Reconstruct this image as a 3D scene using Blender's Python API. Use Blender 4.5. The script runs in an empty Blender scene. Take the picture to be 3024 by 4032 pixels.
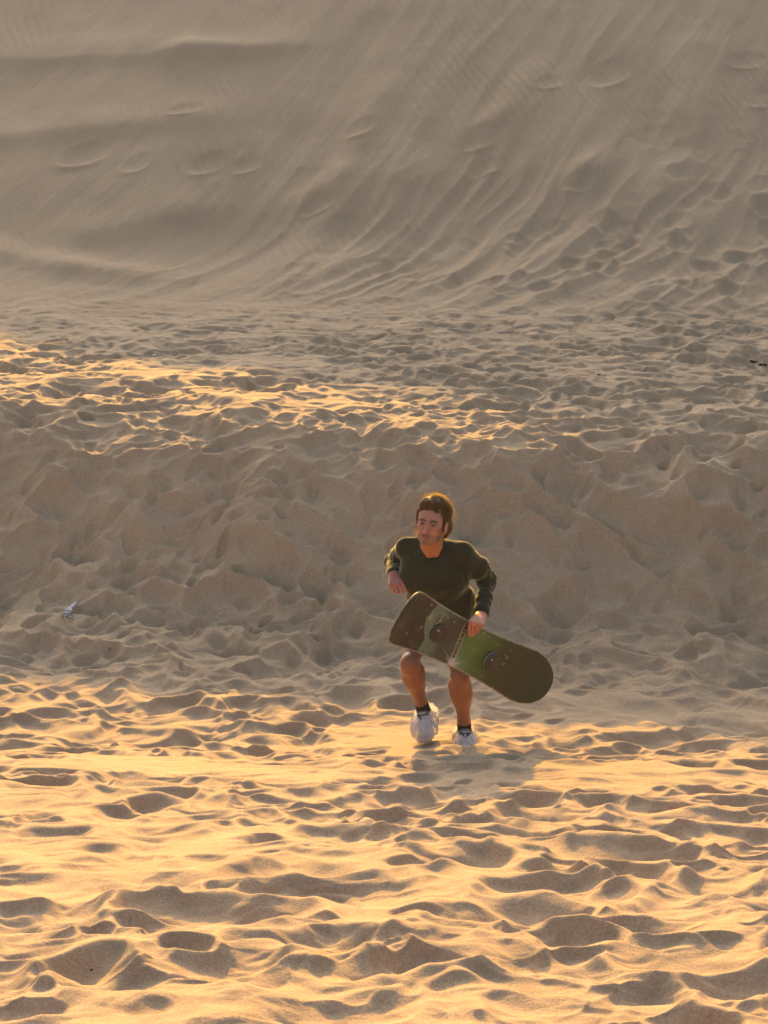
import bpy, bmesh, math, random
import numpy as np
from mathutils import Vector, Matrix

# ------------------------------------------------------------------ camera, sky, sun, exposure
PI = math.pi
scene = bpy.context.scene
COL = scene.collection
PITCH = math.radians(10.0)
CAMZ = 3.11
FPX = 2191.0 * 3.9375                    # focal length in photo pixels
cam_d = bpy.data.cameras.new('camera')
cam = bpy.data.objects.new('camera', cam_d); COL.objects.link(cam)
cam.location = (0, 0, CAMZ)
cam.rotation_euler = (PI/2 - PITCH, 0, 0)
cam_d.sensor_fit = 'VERTICAL'; cam_d.sensor_height = 36.0
cam_d.lens = 36.0 * 2191.0 / 1024.0
cam_d.clip_start = 0.1; cam_d.clip_end = 2000
scene.camera = cam

SUN_EL = math.radians(20.5); SUN_AZ = math.radians(4.0)      # azimuth: left of straight ahead
sun_dir = Vector((-math.sin(SUN_AZ)*math.cos(SUN_EL), math.cos(SUN_AZ)*math.cos(SUN_EL), math.sin(SUN_EL)))
world = bpy.data.worlds.new('World'); scene.world = world; world.use_nodes = True
wn = world.node_tree; wn.nodes.clear()
sky = wn.nodes.new('ShaderNodeTexSky'); sky.sky_type = 'NISHITA'; sky.sun_disc = False
sky.sun_elevation = SUN_EL; sky.sun_rotation = -SUN_AZ        # rotation measured from +Y
sky.dust_density = 7.5; sky.air_density = 1.0; sky.ozone_density = 1.6
bg = wn.nodes.new('ShaderNodeBackground'); bg.inputs['Strength'].default_value = 0.15
wo = wn.nodes.new('ShaderNodeOutputWorld')
wn.links.new(sky.outputs['Color'], bg.inputs['Color']); wn.links.new(bg.outputs['Background'], wo.inputs['Surface'])
sd = bpy.data.lights.new('sun', 'SUN'); sd.energy = 4.3; sd.angle = math.radians(0.6); sd.color = (1.0, 0.48, 0.03)
sun = bpy.data.objects.new('sun', sd); COL.objects.link(sun)
sun.rotation_euler = sun_dir.to_track_quat('Z', 'Y').to_euler(); sun.location = (-3, 30, 14)
scene.view_settings.view_transform = 'Standard'; scene.view_settings.look = 'None'
scene.view_settings.exposure = 1.0; scene.view_settings.gamma = 1.0
scene.render.engine = 'CYCLES'
scene.cycles.max_bounces = 5; scene.cycles.diffuse_bounces = 1; scene.cycles.transparent_max_bounces = 8

# ------------------------------------------------------------------ helpers
def P(fx, fy, Y):
    """world point on the sight line of photo pixel (fx, fy) at distance Y"""
    xr = (fx - 1512.0) / FPX; yr = (2016.0 - fy) / FPX
    sp, cp = math.sin(PITCH), math.cos(PITCH)
    t = Y / (cp + yr*sp)
    return Vector((xr*t, Y, CAMZ + t*(-sp + yr*cp)))

def link(o, parent=None):
    COL.objects.link(o)
    if parent is not None: o.parent = parent
    return o

def mesh_obj(name, verts, faces, mat, parent=None, smooth=True, cols=None):
    me = bpy.data.meshes.new(name)
    me.from_pydata([tuple(v) for v in verts], [], [tuple(f) for f in faces]); me.update()
    if smooth: me.polygons.foreach_set('use_smooth', np.ones(len(me.polygons), dtype=bool))
    if cols is not None:
        a = me.color_attributes.new('Col', 'FLOAT_COLOR', 'POINT')
        c = np.ones((len(me.vertices), 4), dtype=np.float32); c[:, :3] = cols
        a.data.foreach_set('color', c.ravel())
    if mat is not None: me.materials.append(mat)
    return link(bpy.data.objects.new(name, me), parent)

def grid_mesh(name, V, mat, cols=None, uv=None, parent=None):
    """V: (rows, cols, 3) array"""
    R, C = V.shape[:2]
    idx = np.arange(R*C, dtype=np.int32).reshape(R, C)
    q = np.stack([idx[:-1, :-1], idx[:-1, 1:], idx[1:, 1:], idx[1:, :-1]], -1).reshape(-1, 4)
    me = bpy.data.meshes.new(name)
    me.vertices.add(R*C); me.vertices.foreach_set('co', V.astype(np.float32).ravel())
    n = len(q)
    me.loops.add(n*4); me.loops.foreach_set('vertex_index', q.ravel())
    me.polygons.add(n); me.polygons.foreach_set('loop_start', np.arange(0, n*4, 4, dtype=np.int32))
    me.polygons.foreach_set('use_smooth', np.ones(n, dtype=bool))
    me.update(calc_edges=True)
    if cols is not None:
        a = me.color_attributes.new('Col', 'FLOAT_COLOR', 'POINT')
        c = np.ones((R*C, 4), dtype=np.float32); c[:, :cols.shape[-1]] = cols.reshape(R*C, -1)
        a.data.foreach_set('color', c.ravel())
    me.materials.append(mat)
    return link(bpy.data.objects.new(name, me), parent)

def tag(o, label=None, cat=None, group=None, kind=None):
    if label: o['label'] = label
    if cat: o['category'] = cat
    if group: o['group'] = group
    if kind: o['kind'] = kind
    return o

def empty(name, loc):
    o = bpy.data.objects.new(name, None); o.location = loc; o.empty_display_size = 0.1
    return link(o)

class NT:
    """tiny node-tree helper"""
    def __init__(s, name):
        s.m = bpy.data.materials.new(name); s.m.use_nodes = True; s.t = s.m.node_tree; s.t.nodes.clear()
        s.out = s.n('ShaderNodeOutputMaterial'); s.b = s.n('ShaderNodeBsdfPrincipled')
        s.l(s.b.outputs[0], s.out.inputs[0])
    def n(s, t, **k):
        x = s.t.nodes.new(t)
        for a, v in k.items(): setattr(x, a, v)
        return x
    def l(s, a, b): s.t.links.new(a, b)
    def noise(s, vec, scale, detail=2, rough=0.5, dist=0.0):
        x = s.n('ShaderNodeTexNoise'); x.inputs['Scale'].default_value = scale
        x.inputs['Detail'].default_value = detail; x.inputs['Roughness'].default_value = rough
        x.inputs['Distortion'].default_value = dist
        if vec is not None: s.l(vec, x.inputs['Vector'])
        return x
    def math(s, op, a, b=None, c=None, clamp=False):
        x = s.n('ShaderNodeMath', operation=op); x.use_clamp = clamp
        for i, v in enumerate((a, b, c)):
            if v is None: continue
            if isinstance(v, (int, float)): x.inputs[i].default_value = v
            else: s.l(v, x.inputs[i])
        return x.outputs[0]
    def ramp(s, fac, stops):
        x = s.n('ShaderNodeValToRGB'); s.l(fac, x.inputs[0]); e = x.color_ramp.elements
        while len(e) < len(stops): e.new(0.5)
        for i, (p, c) in enumerate(stops):
            e[i].position = p; e[i].color = (*c, 1) if len(c) == 3 else c
        return x.outputs[0]
    def mix(s, fac, a, b, mode='MIX'):
        x = s.n('ShaderNodeMix', data_type='RGBA', blend_type=mode)
        for i, v in ((0, fac), (6, a), (7, b)):
            if isinstance(v, (int, float)): x.inputs[i].default_value = v
            elif isinstance(v, tuple): x.inputs[i].default_value = (*v, 1)
            else: s.l(v, x.inputs[i])
        return x.outputs[2]
    def bump(s, h, strength, dist, prev=None):
        x = s.n('ShaderNodeBump'); x.inputs['Strength'].default_value = strength; x.inputs['Distance'].default_value = dist
        s.l(h, x.inputs['Height'])
        if prev is not None: s.l(prev, x.inputs['Normal'])
        return x.outputs[0]

# ------------------------------------------------------------------ numpy noise
def _h(ix, iy, seed):
    x = (ix.astype(np.int64).astype(np.uint32)*np.uint32(374761393) + iy.astype(np.int64).astype(np.uint32)*np.uint32(668265263) + np.uint32((seed*2246822519 + 7) & 0xffffffff))
    x = (x ^ (x >> np.uint32(13)))*np.uint32(1274126177)
    x = x ^ (x >> np.uint32(16)); x = x*np.uint32(2654435761); x = x ^ (x >> np.uint32(15))
    return x
def h01(ix, iy, seed): return _h(ix, iy, seed).astype(np.float32)*np.float32(1/4294967296.0)
def perlin(x, y, seed=0):
    xi = np.floor(x); yi = np.floor(y); fx = (x-xi).astype(np.float32); fy = (y-yi).astype(np.float32)
    ux = fx*fx*fx*(fx*(fx*6-15)+10); uy = fy*fy*fy*(fy*(fy*6-15)+10)
    def g(dx, dy):
        a = h01(xi+dx, yi+dy, seed)*np.float32(2*PI)
        return np.cos(a)*(fx-dx) + np.sin(a)*(fy-dy)
    n0 = g(0, 0)*(1-ux) + g(1, 0)*ux; n1 = g(0, 1)*(1-ux) + g(1, 1)*ux
    return (n0*(1-uy) + n1*uy)*1.5
def fbm(x, y, seed=0, octv=3, gain=0.5, lac=2.03):
    s = 0; a = 1.0
    for k in range(octv):
        s = s + a*perlin(x*lac**k + 17.3*k, y*lac**k - 9.1*k, seed+k*31); a *= gain
    return s
def sstep(a, b, x):
    t = np.clip((x-a)/(b-a), 0, 1); return t*t*(3-2*t)
# ------------------------------------------------------------------ the dune as one height function
PROF = [(-400, -2.0), (-60, -1.2), (-10, -0.1), (-3, 1.05), (0, 1.50), (2.3, 1.30), (5.2, 0.90), (6.9, 0.69), (8.5, 0.44), (9.8, 0.20),
        (10.85, 0.0), (11.5, -0.02), (12.2, 0.02), (13.1, 0.18), (13.6, 0.44), (14.45, 1.02), (14.8, 1.14), (15.6, 1.20), (18.0, 1.25),
        (20.2, 1.36), (21.2, 1.52), (22.4, 1.80), (24.0, 2.52), (26.0, 3.42), (28.0, 4.31), (32.0, 6.09), (40.0, 9.6), (60, 18.0), (64, 18.6), (90, 14), (150, 6), (700, -2)]
def _pchip(px, py, q):
    px = np.array(px, float); py = np.array(py, float)
    h = np.diff(px); d = np.diff(py)/h
    m = np.zeros_like(px); m[0] = d[0]; m[-1] = d[-1]
    for i in range(1, len(px)-1):
        if d[i-1]*d[i] > 0:
            w1 = 2*h[i]+h[i-1]; w2 = h[i]+2*h[i-1]
            m[i] = (w1+w2)/(w1/d[i-1]+w2/d[i])
    i = np.clip(np.searchsorted(px, q)-1, 0, len(px)-2)
    t = np.clip((q-px[i])/h[i], 0, 1)
    return ((1+2*t)*(1-t)**2*py[i] + t*(1-t)**2*h[i]*m[i] + t*t*(3-2*t)*py[i+1] + t*t*(t-1)*h[i]*m[i+1])
_pq = np.linspace(-400, 700, 110001); _pz = _pchip([a for a, b in PROF], [b for a, b in PROF], _pq)
def prof(y): return np.interp(y, _pq, _pz)

def pits(x, y, cell, seed, rr=(0.45, 0.75), dens=1.0, dep=0.30, asp=(1.0, 1.7), reach=1, spin=2.6):
    """footprint bowls on a jittered lattice: returns min bowl height (<=0 inside) ; depth follows the radius"""
    gx = x/cell; gy = y/cell
    ix = np.floor(gx); iy = np.floor(gy)
    best = np.full(x.shape, 9.0, np.float32)
    rim = np.zeros(x.shape, np.float32)
    for dx in range(-reach, reach+1):
        for dy in range(-reach, reach+1):
            cx = ix+dx; cy = iy+dy
            ex = (gx - cx - h01(cx, cy, seed)).astype(np.float32)
            ey = (gy - cy - h01(cx, cy, seed+1)).astype(np.float32)
            a = (h01(cx, cy, seed+2)-0.5)*spin
            ca = np.cos(a); sa = np.sin(a)
            r = rr[0] + (rr[1]-rr[0])*h01(cx, cy, seed+3)
            as_ = asp[0] + (asp[1]-asp[0])*h01(cx, cy, seed+4)
            u = (ex*ca + ey*sa)/(r*as_); v = (-ex*sa + ey*ca)/r
            q2 = u*u + v*v
            D = dep*r*cell*(0.45 + 0.75*h01(cx, cy, seed+6))
            # flatter floor, steeper wall
            s = D*(-1 + q2*(0.65 + 0.35*q2))
            on = h01(cx, cy, seed+5) < dens
            best = np.minimum(best, np.where(on, s, 9.0))
            rim = np.maximum(rim, np.where(on, D*0.55*np.exp(-((np.sqrt(q2)-1.12)/0.30)**2), 0))
    return best, rim
def smin(a, b, k):
    h = np.clip(0.5 + 0.5*(b-a)/k, 0, 1)
    return b*(1-h) + a*h - k*h*(1-h)

SOLE = (-0.64, 6.03)
def height(x, y, detail=True):
    x = x.astype(np.float64); y = y.astype(np.float64)
    # the crest lines wander sideways
    yy = y.copy()
    mid = sstep(11.2, 14.0, y)*(1-sstep(17.0, 20.0, y))
    yy += mid*(0.25*x + 0.30*perlin(x*0.35+3.1, y*0.05, 5)*1.6 + 0.14*perlin(x*1.1, y*0.2, 6))   # valley edge nearer on the right
    far = sstep(18.5, 22.0, y)
    yy += far*(0.9*perlin(x*0.16+0.7, y*0.06+2.0, 9) + 0.05*np.clip(x, -12, 12))
    z = prof(yy)
    # the crest line: low and near on the left so that the terrace catches the sun, receding and rising to the right
    z = z + 0.075*np.clip(yy-21.5, 0, 45)*sstep(-2.0, 3.0, x)
    yc = 29.5 - 0.75*np.clip(-5.8-x, 0.0, 3) + 19.0*sstep(-5.6, -1.4, x) + 18.0*sstep(-1.5, 4.0, x)
    zc = 1.24 + (0.443+0.075*sstep(-2.0, 3.0, x))*(yc-20.55)
    cut = zc + 0.0 - 0.30*(yy-yc)
    k = 0.35
    hq = np.clip(0.5 + 0.5*(cut-z)/k, 0, 1)
    z = np.where(yy > 23, cut*(1-hq) + z*hq - k*hq*(1-hq), z)
    z = np.maximum(z, -2 - 0.01*np.abs(yy))
    z = z + 0.9*fbm(x*0.05, y*0.05, 77, 2)*sstep(60, 120, np.hypot(x, y-15)) * 3
    if not detail: return z
    R = y
    # region weights
    wA = 1 - sstep(11.7, 12.7, yy)                    # sunlit foreground
    wS = sstep(11.7, 12.7, yy)*(1 - sstep(14.6, 15.4, yy))   # valley + trampled slope
    wT = sstep(14.6, 15.4, yy)*(1 - sstep(20.0, 21.4, yy))   # terrace
    wD = sstep(20.0, 21.4, yy)                        # high dune face
    smoothn = fbm(x*0.45+4.0, y*0.8, 21, 2)
    z += (0.022*wA + 0.024*wS + 0.024*wT)*fbm(x*0.9, y*1.3, 11, 3)
    # warp
    wx = x + 0.085*perlin(x*2.6, y*2.6, 31) + 0.018*perlin(x*9, y*9, 33); wy = y + 0.085*perlin(x*2.6+50, y*2.6, 32) + 0.018*perlin(x*9+50, y*9, 34)
    near = R < 21.9
    xs = wx[near]; ys = wy[near]; sA = wA[near]; sS = wS[near]; sT = wT[near]; sn = smoothn[near]; X0 = x[near]; Y0 = y[near]
    b1, r1 = pits(xs, ys, 0.245, 100, (0.38, 0.62), 0.74, 0.56, (1.0, 1.6), 1, 2.0)
    b2, r2 = pits(xs+7, ys+3, 0.130, 200, (0.34, 0.60), 0.56, 0.58, (1.0, 1.7), 1, 2.0)
    b3, r3 = pits(xs+1, ys+9, 0.40, 300, (0.32, 0.52), 0.72, 0.44, (1.0, 1.6), 1, 1.6)
    xr_ = xs*0.86 - ys*0.50; yr_ = (xs*0.50 + ys*0.86)*1.0
    c1, q1 = pits(xr_*0.72+11, yr_*1.15+2, 0.20, 120, (0.60, 0.84), 0.92, 0.50, (1.0, 1.25), 1, 2.6)
    c2, q2 = pits(xs+5, ys+13, 0.105, 220, (0.38, 0.66), 0.66, 0.55, (1.0, 1.5), 1, 2.6)
    c3, q3 = pits(xs*0.8+19, ys+7, 0.55, 320, (0.45, 0.70), 0.85, 0.30, (1.0, 1.4), 1, 2.6)
    n4 = perlin(xs*5, ys*5, 41); n5 = perlin(xs*1.7, ys*1.7, 42)
    # how trampled each spot is (0 smooth .. 1 dense)
    tr = sA*np.clip(1.0 + 0.75*sn, 0.40, 1) + sS*1.0 + sT*np.clip(0.62 + 0.10*X0 + 0.9*sn - 0.55*sstep(18.2, 20.6, Y0)*(1-0.08*X0), 0.0, 1)
    # a smooth tongue of sand left of the man, as in the photograph
    tr = tr*(1 - 0.9*np.exp(-((Y0-9.75)/0.35)**2 - ((X0+1.1)/0.75)**2))
    tr = tr*(1 - 0.95*np.exp(-((Y0-10.9)/0.45)**2 - ((X0-0.15)/0.33)**2))
    lift = (1-tr)*0.05
    base = 0.004*n4
    kk = 0.008*sA + 0.0025*sS + 0.005*sT + 0.001
    amp = 0.80*sA + 1.15*sS*(1-0.35*sstep(13.9, 14.6, Y0)) + 0.95*sT
    kk = kk*1.25
    hh = smin(base, b1*amp + lift, kk)
    hh = smin(hh, b3*amp + lift*1.6 + 0.002, kk*1.4)
    hh = smin(hh, b2*amp + lift*0.7, kk*0.7)
    hA = hh + np.clip(tr, 0, 1)*0.5*(r1 + 0.6*r3 + 0.6*r2)*amp
    capS = 0.022 + base + (1-tr)*0.02
    hS = smin(c1*(0.75+0.5*sstep(-0.5, 0.5, n5)) + 0.022 + (1-tr)*0.06, capS, 0.006)
    hS = hS + smin(np.minimum(c3, 0.02), 0.004+0*c3, 0.012)*0.40 + smin(np.minimum(c2, 0.02), 0.002+0*c2, 0.003)*1.15*sstep(-0.6, 0.1, n4)
    hS = hS*(1.0 + 0.26*sstep(12.6, 13.1, Y0)*sstep(14.4, 13.9, Y0) - 0.25*sstep(13.9, 14.5, Y0)*sstep(15.4, 14.9, Y0)) + 0.25*q2*tr
    wB = np.clip(sS+sT, 0, 1)
    b4, r4 = pits(xs+3, ys+5, 0.62, 350, (0.36, 0.60), 0.85, 0.40, (1.0, 1.5), 1, 2.4)
    hA0 = hh
    hh = hh + (smin(b4, 0.004+0*b4, 0.02) + r4*0.6)*(0.35*sS + 0.15*sT)
    hh = hA*(1-wB) + hS*(wB*(0.45+0.55*np.clip(tr*1.3, 0, 1))) + (hh-hA0)*1.0
    hh = hh + 0.006*np.maximum(perlin(xs*11, ys*11, 55), -0.2)*tr*(0.3*sA+1.1*sS+0.6*sT)
    hh = hh + 0.0025*perlin(xs*26, ys*26, 56)*tr*(0.3*sA+0.9*sS+0.4*sT)
    fx_, fy_ = X0-0.393, Y0-10.72
    dd = np.hypot(fx_, fy_*0.62); hh = hh*(1-np.exp(-(dd/0.16)**2)) + 0.028*np.exp(-((dd-0.125)/0.045)**2)*(0.7+0.5*perlin(X0*9, Y0*9, 54)) - 0.025*np.exp(-(dd/0.09)**2)
    # wind streaks / slumped layers
    st_ = 1-2*np.abs(perlin(xs*2.2+ys*1.5+0.5*perlin(xs*3, ys*3, 57), ys*13+xs*2.0*perlin(xs*0.7, ys*0.7, 58), 51))
    hh = hh + 0.0030*st_*sA*(0.4+0.6*sstep(-0.2, 0.4, perlin(xs*1.1, ys*1.6, 59)))
    hh = hh + 0.0035*np.abs(perlin(xs*4 + ys*2, ys*9 - xs*3, 52))*sS
    # the print of a ridged sole, lower left
    tx, ty = X0-SOLE[0], Y0-SOLE[1]; ca_, sa_ = 0.80, 0.60; tu, tv = tx*ca_+ty*sa_, -tx*sa_+ty*ca_
    tm = np.exp(-(tu/0.075)**4-(tv/0.030)**4); hh = hh*(1-0.5*tm) + tm*(-0.012 + 0.0045*np.sin(tu*2*PI/0.017))
    # little scarps and slumps on the slope running down to the right
    q = xs*0.9 + ys*1.2
    rdg = 1-np.abs(perlin((xs*0.55+ys*0.6)*1.9, (ys*0.9-xs*0.35)*2.3, 53))*2
    hh = hh + sS*0.014*np.clip(rdg, -0.5, 1)*sstep(12.2, 13.2, Y0)
    z[near] += hh
    # ---- high dune face
    D = R > 19.6
    xd = x[D]; yd = y[D]; w = wD[D]
    f = 0.05*fbm(xd*0.35, yd*0.22+8, 61, 2)
    u = xd - np.interp(yd, _gy, _gg); u = u + 0.10*perlin(u*0.9, yd*0.5, 62)
    rgt = sstep(-4.5, 0.5, u)                                   # the right part is furrowed, the left smooth
    low = sstep(25.5, 22.0, yd)
    f = f + 0.024*(1-2*np.abs(perlin(u*1.5, yd*0.22, 63)))*(0.25+0.75*rgt)
    f = f + 0.0065*perlin(u*6.5, yd*0.7, 64)*(0.3+0.7*rgt)
    f = f + 0.0020*perlin(u*15, yd*1.6, 66)*(0.35+0.65*rgt)
    f = f + 0.034*(1-2*np.abs(perlin(u*3.1+0.4*perlin(xd*1.1, yd*0.9, 67), yd*0.55, 65)))*low*sstep(-2.5, 1.0, xd)
    for (pts, amp, wu, wl) in FACE_RIDGES:
        best = np.full(xd.shape, 1e9); side = np.zeros(xd.shape); tt = np.zeros(xd.shape)
        n = len(pts)-1
        for i in range(n):
            ax, ay = pts[i]; bx, by = pts[i+1]
            ex, ey = bx-ax, by-ay; L2 = ex*ex+ey*ey
            t = np.clip(((xd-ax)*ex + (yd-ay)*ey)/L2, 0, 1)
            qx = xd-ax-t*ex; qy = yd-ay-t*ey; d2 = qx*qx+qy*qy
            m_ = d2 < best
            best = np.where(m_, d2, best); side = np.where(m_, np.sign(ex*qy-ey*qx), side); tt = np.where(m_, (i+t)/n, tt)
        d = np.sqrt(best)*side*(1 if pts[-1][0] > pts[0][0] else -1)
        fade = np.clip(4*tt, 0, 1)*np.clip(4*(1-tt), 0, 1)*0.9 + 0.1*(tt > 0)*(tt < 1)
        am = 0.85*amp*fade*(1+0.35*perlin(xd*1.3, yd*1.3, 70))
        f = f + am*np.where(d > 0, np.exp(-(d/max(wu, 0.20))**2), np.exp(-(d/max(wl, 0.24))**2))
    for (cx, cy, rx, ry, dep) in FACE_SCOOPS:
        ex = (xd-cx) - 0.30*(yd-cy); ey = yd-cy
        q = np.sqrt((ex/rx)**2 + (ey/ry)**2)
        f = f - dep*np.clip(1-q*q, 0, 1) + 0.9*dep*np.exp(-((q-1.0)/0.22)**2)*np.clip(-ey/ry-0.1, 0, 1.0)*np.exp(-(ex/rx*0.9)**2)
    bw, rw = pits(xd+0.2*perlin(xd, yd, 68), yd*0.75, 0.95, 400, (0.16, 0.26), 0.30, 0.42, (1.0, 1.4))
    f = f + (np.minimum(bw, 0)*0.12 + rw*0.08)*rgt
    bw, rw = pits(xd, yd*0.85, 0.40, 450, (0.25, 0.44), 0.75, 0.55, (1.0, 1.7))
    f = f + (np.minimum(bw, 0)*0.6 + rw*0.3)*np.clip(sstep(23.6, 21.0, yd)*sstep(-2.2, 1.6, xd) + sstep(1.5, 5.0, xd)*sstep(26, 22.5, yd)*0.7, 0, 1)
    z[D] += f*w
    return z


_gy = np.linspace(15, 60, 901); _gg = np.cumsum(0.38 + 0.55*sstep(24.0, 20.0, _gy))*(_gy[1]-_gy[0]); _gg -= np.interp(25.0, _gy, _gg)
def _hit(fx, fy):
    """where the sight line of a photo pixel meets the plain dune profile"""
    lo = 4.0; prev = None
    for k in range(700):
        Y = lo + k*0.045; p = P(fx, fy, Y)
        if p.z < float(prof(Y)): return (p.x, Y)
    return (p.x, Y)
_FR = [  # photo polylines of ridges on the face, height, upper and lower width
    ([(-400, 165), (0, 178), (560, 212), (1250, 252)], 0.075, 0.75, 0.26),
    ([(560, 216), (900, 232), (1230, 248)], 0.06, 0.30, 0.08),
    ([(-400, 520), (0, 512), (350, 492), (700, 486), (1150, 478)], 0.07, 0.55, 0.30),
    ([(120, 985), (560, 890), (930, 790)], 0.075, 0.45, 0.22),
    ([(-300, 1040), (0, 1020), (400, 1085), (760, 1110)], 0.08, 0.35, 0.25),
    ([(1030, 1150), (1200, 1010), (1330, 850), (1420, 650), (1530, 400)], 0.085, 0.10, 0.40),
    ([(1240, 1160), (1430, 1030), (1560, 850), (1650, 650)], 0.08, 0.22, 0.30),
    ([(1560, 1200), (1950, 1050), (2250, 860), (2480, 700)], 0.08, 0.16, 0.26),
    ([(1700, 1240), (2100, 1110), (2420, 960), (2700, 760)], 0.08, 0.16, 0.24),
    ([(1750, 1275), (2250, 1180), (2650, 1040), (3060, 860)], 0.08, 0.16, 0.24),
    ([(1950, 1290), (2450, 1230), (3100, 1090)], 0.07, 0.14, 0.24),
    ([(2660, 720), (2700, 560), (2730, 380), (2760, 250)], 0.07, 0.08, 0.35),
    ([(1820, 690), (2000, 560), (2120, 400)], 0.05, 0.10, 0.25),
    ([(1100, 900), (1250, 800), (1420, 700)], 0.05, 0.10, 0.20),
]
FACE_RIDGES = [([_hit(*p) for p in pts], a, wu, wl) for pts, a, wu, wl in _FR]
_FS = [(330, 605, 105, 50), (540, 650, 55, 45), (815, 660, 75, 45), (975, 665, 60, 40), (730, 460, 70, 28), (1890, 655, 75, 45), (1910, 765, 75, 38),
       (2400, 450, 90, 55), (1420, 590, 60, 40), (2930, 395, 80, 28), (2680, 830, 60, 30), (2990, 530, 60, 45), (1250, 860, 70, 36), (2160, 480, 60, 30),
       (2470, 1085, 90, 40), (1680, 1090, 100, 34), (2040, 1010, 70, 30), (2270, 880, 60, 30), (1240, 1230, 110, 22), (800, 1250, 70, 14), (980, 1248, 60, 11), (490, 1225, 60, 14)]
FACE_SCOOPS = []
for (fx, fy, wx_, wy_) in _FS:
    c = _hit(fx, fy); l = _hit(fx-wx_, fy); t = _hit(fx, fy-wy_)
    rx = abs(c[0]-l[0]); ry = max(min(abs(t[1]-c[1]), rx*1.6), 0.16)
    FACE_SCOOPS.append((c[0], c[1], rx, ry, 0.10*min(rx, ry)))

def ground_z(px, py):
    return float(height(np.array([px], float), np.array([py], float))[0])

def build_sand():
    r = 7.2e-4
    ys = [4.6]
    while ys[-1] < 32.5: ys.append(ys[-1]*(1+r))
    ys = np.array(ys)
    back = 4.6 - np.cumsum(0.02*1.06**np.arange(110)); back = back[back > -300][::-1]
    fwd = ys[-1] + np.cumsum(0.03*1.05**np.arange(140)); fwd = fwd[fwd < 700]
    ya = np.concatenate([back, ys, fwd])
    half = 0.205; n = int(half/r/1.0)
    s = np.linspace(-half, half, 2*n+1)
    so = half + np.cumsum(r*1.045**np.arange(250)); so = so[so < 14.0]
    s = np.concatenate([-so[::-1], s, so])
    wy = np.where(ya > 4.6, ya, 4.6) + np.clip(-ya, 0, None)*0.02
    X = s[None, :]*wy[:, None]; Y = np.repeat(ya[:, None], len(s), 1)
    Z = height(X.ravel(), Y.ravel()).reshape(X.shape)
    V = np.stack([X, Y, Z], -1)
    print('sand verts', V.shape)
    return tag(grid_mesh('ground', V, M_sand), kind='structure')

def sand_material():
    m = NT('sand'); g = m.n('ShaderNodeNewGeometry'); pos = g.outputs['Position']
    grain = m.noise(pos, 260, 2, 0.7); grain2 = m.noise(pos, 95, 2, 0.6); blot = m.noise(pos, 1.3, 4, 0.55); mid = m.noise(pos, 14, 3, 0.6)
    c = m.ramp(blot.outputs[0], [(0.30, (0.402, 0.284, 0.168)), (0.70, (0.475, 0.337, 0.201))])
    c2 = m.ramp(grain.outputs[0], [(0.28, (0.42, 0.40, 0.38)), (0.5, (1, 1, 1)), (0.74, (1.7, 1.66, 1.6))])
    c = m.mix(0.55, c, c2, 'MULTIPLY')
    c3 = m.ramp(grain2.outputs[0], [(0.3, (0.80, 0.79, 0.78)), (0.7, (1.18, 1.17, 1.16))])
    c = m.mix(0.7, c, c3, 'MULTIPLY')
    m.l(c, m.b.inputs['Base Color'])
    m.b.inputs['Roughness'].default_value = 0.85
    m.b.inputs['Specular IOR Level'].default_value = 0.25
    # wind ripples, only where the slope is smooth and high
    sep = m.n('ShaderNodeSeparateXYZ'); m.l(pos, sep.inputs[0])
    X, Y_ = sep.outputs[0], sep.outputs[1]
    def lin(a, b_): return m.math('ADD', m.math('MULTIPLY', X, a), m.math('MULTIPLY', Y_, b_))
    def vec(a, b_):
        c_ = m.n('ShaderNodeCombineXYZ'); m.l(a, c_.inputs[0]); m.l(b_, c_.inputs[1]); return c_.outputs[0]
    wv = m.n('ShaderNodeTexWave', wave_type='BANDS', bands_direction='X'); wv.inputs['Scale'].default_value = 3.0
    wv.inputs['Distortion'].default_value = 7.0; wv.inputs['Detail'].default_value = 3; wv.inputs['Detail Scale'].default_value = 0.35
    m.l(vec(lin(0.93, 0.24), lin(-0.15, 0.45)), wv.inputs[0])
    far_ = m.math('MULTIPLY', m.math('SUBTRACT', Y_, 19.0), 0.25, clamp=True)
    msk = m.math('MULTIPLY', far_, m.ramp(m.noise(pos, 0.5, 3).outputs[0], [(0.42, (0, 0, 0)), (0.62, (1, 1, 1))]))
    rip = m.math('MULTIPLY', wv.outputs[1], msk)
    st = m.noise(vec(lin(8.0, -3.4), lin(0.35, 0.8)), 1.5, 4, 0.7, 0.3)
    stm = m.math('MULTIPLY', far_, st.outputs[0])
    b = m.bump(rip, 0.6, 0.013)
    b = m.bump(stm, 0.5, 0.022, b)
    b = m.bump(mid.outputs[0], 0.35, 0.006, b)
    b = m.bump(grain2.outputs[0], 0.5, 0.004, b)
    b = m.bump(grain.outputs[0], 0.55, 0.0022, b)
    m.l(b, m.b.inputs['Normal'])
    return m.m
M_sand = sand_material()
sand = build_sand()
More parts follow.
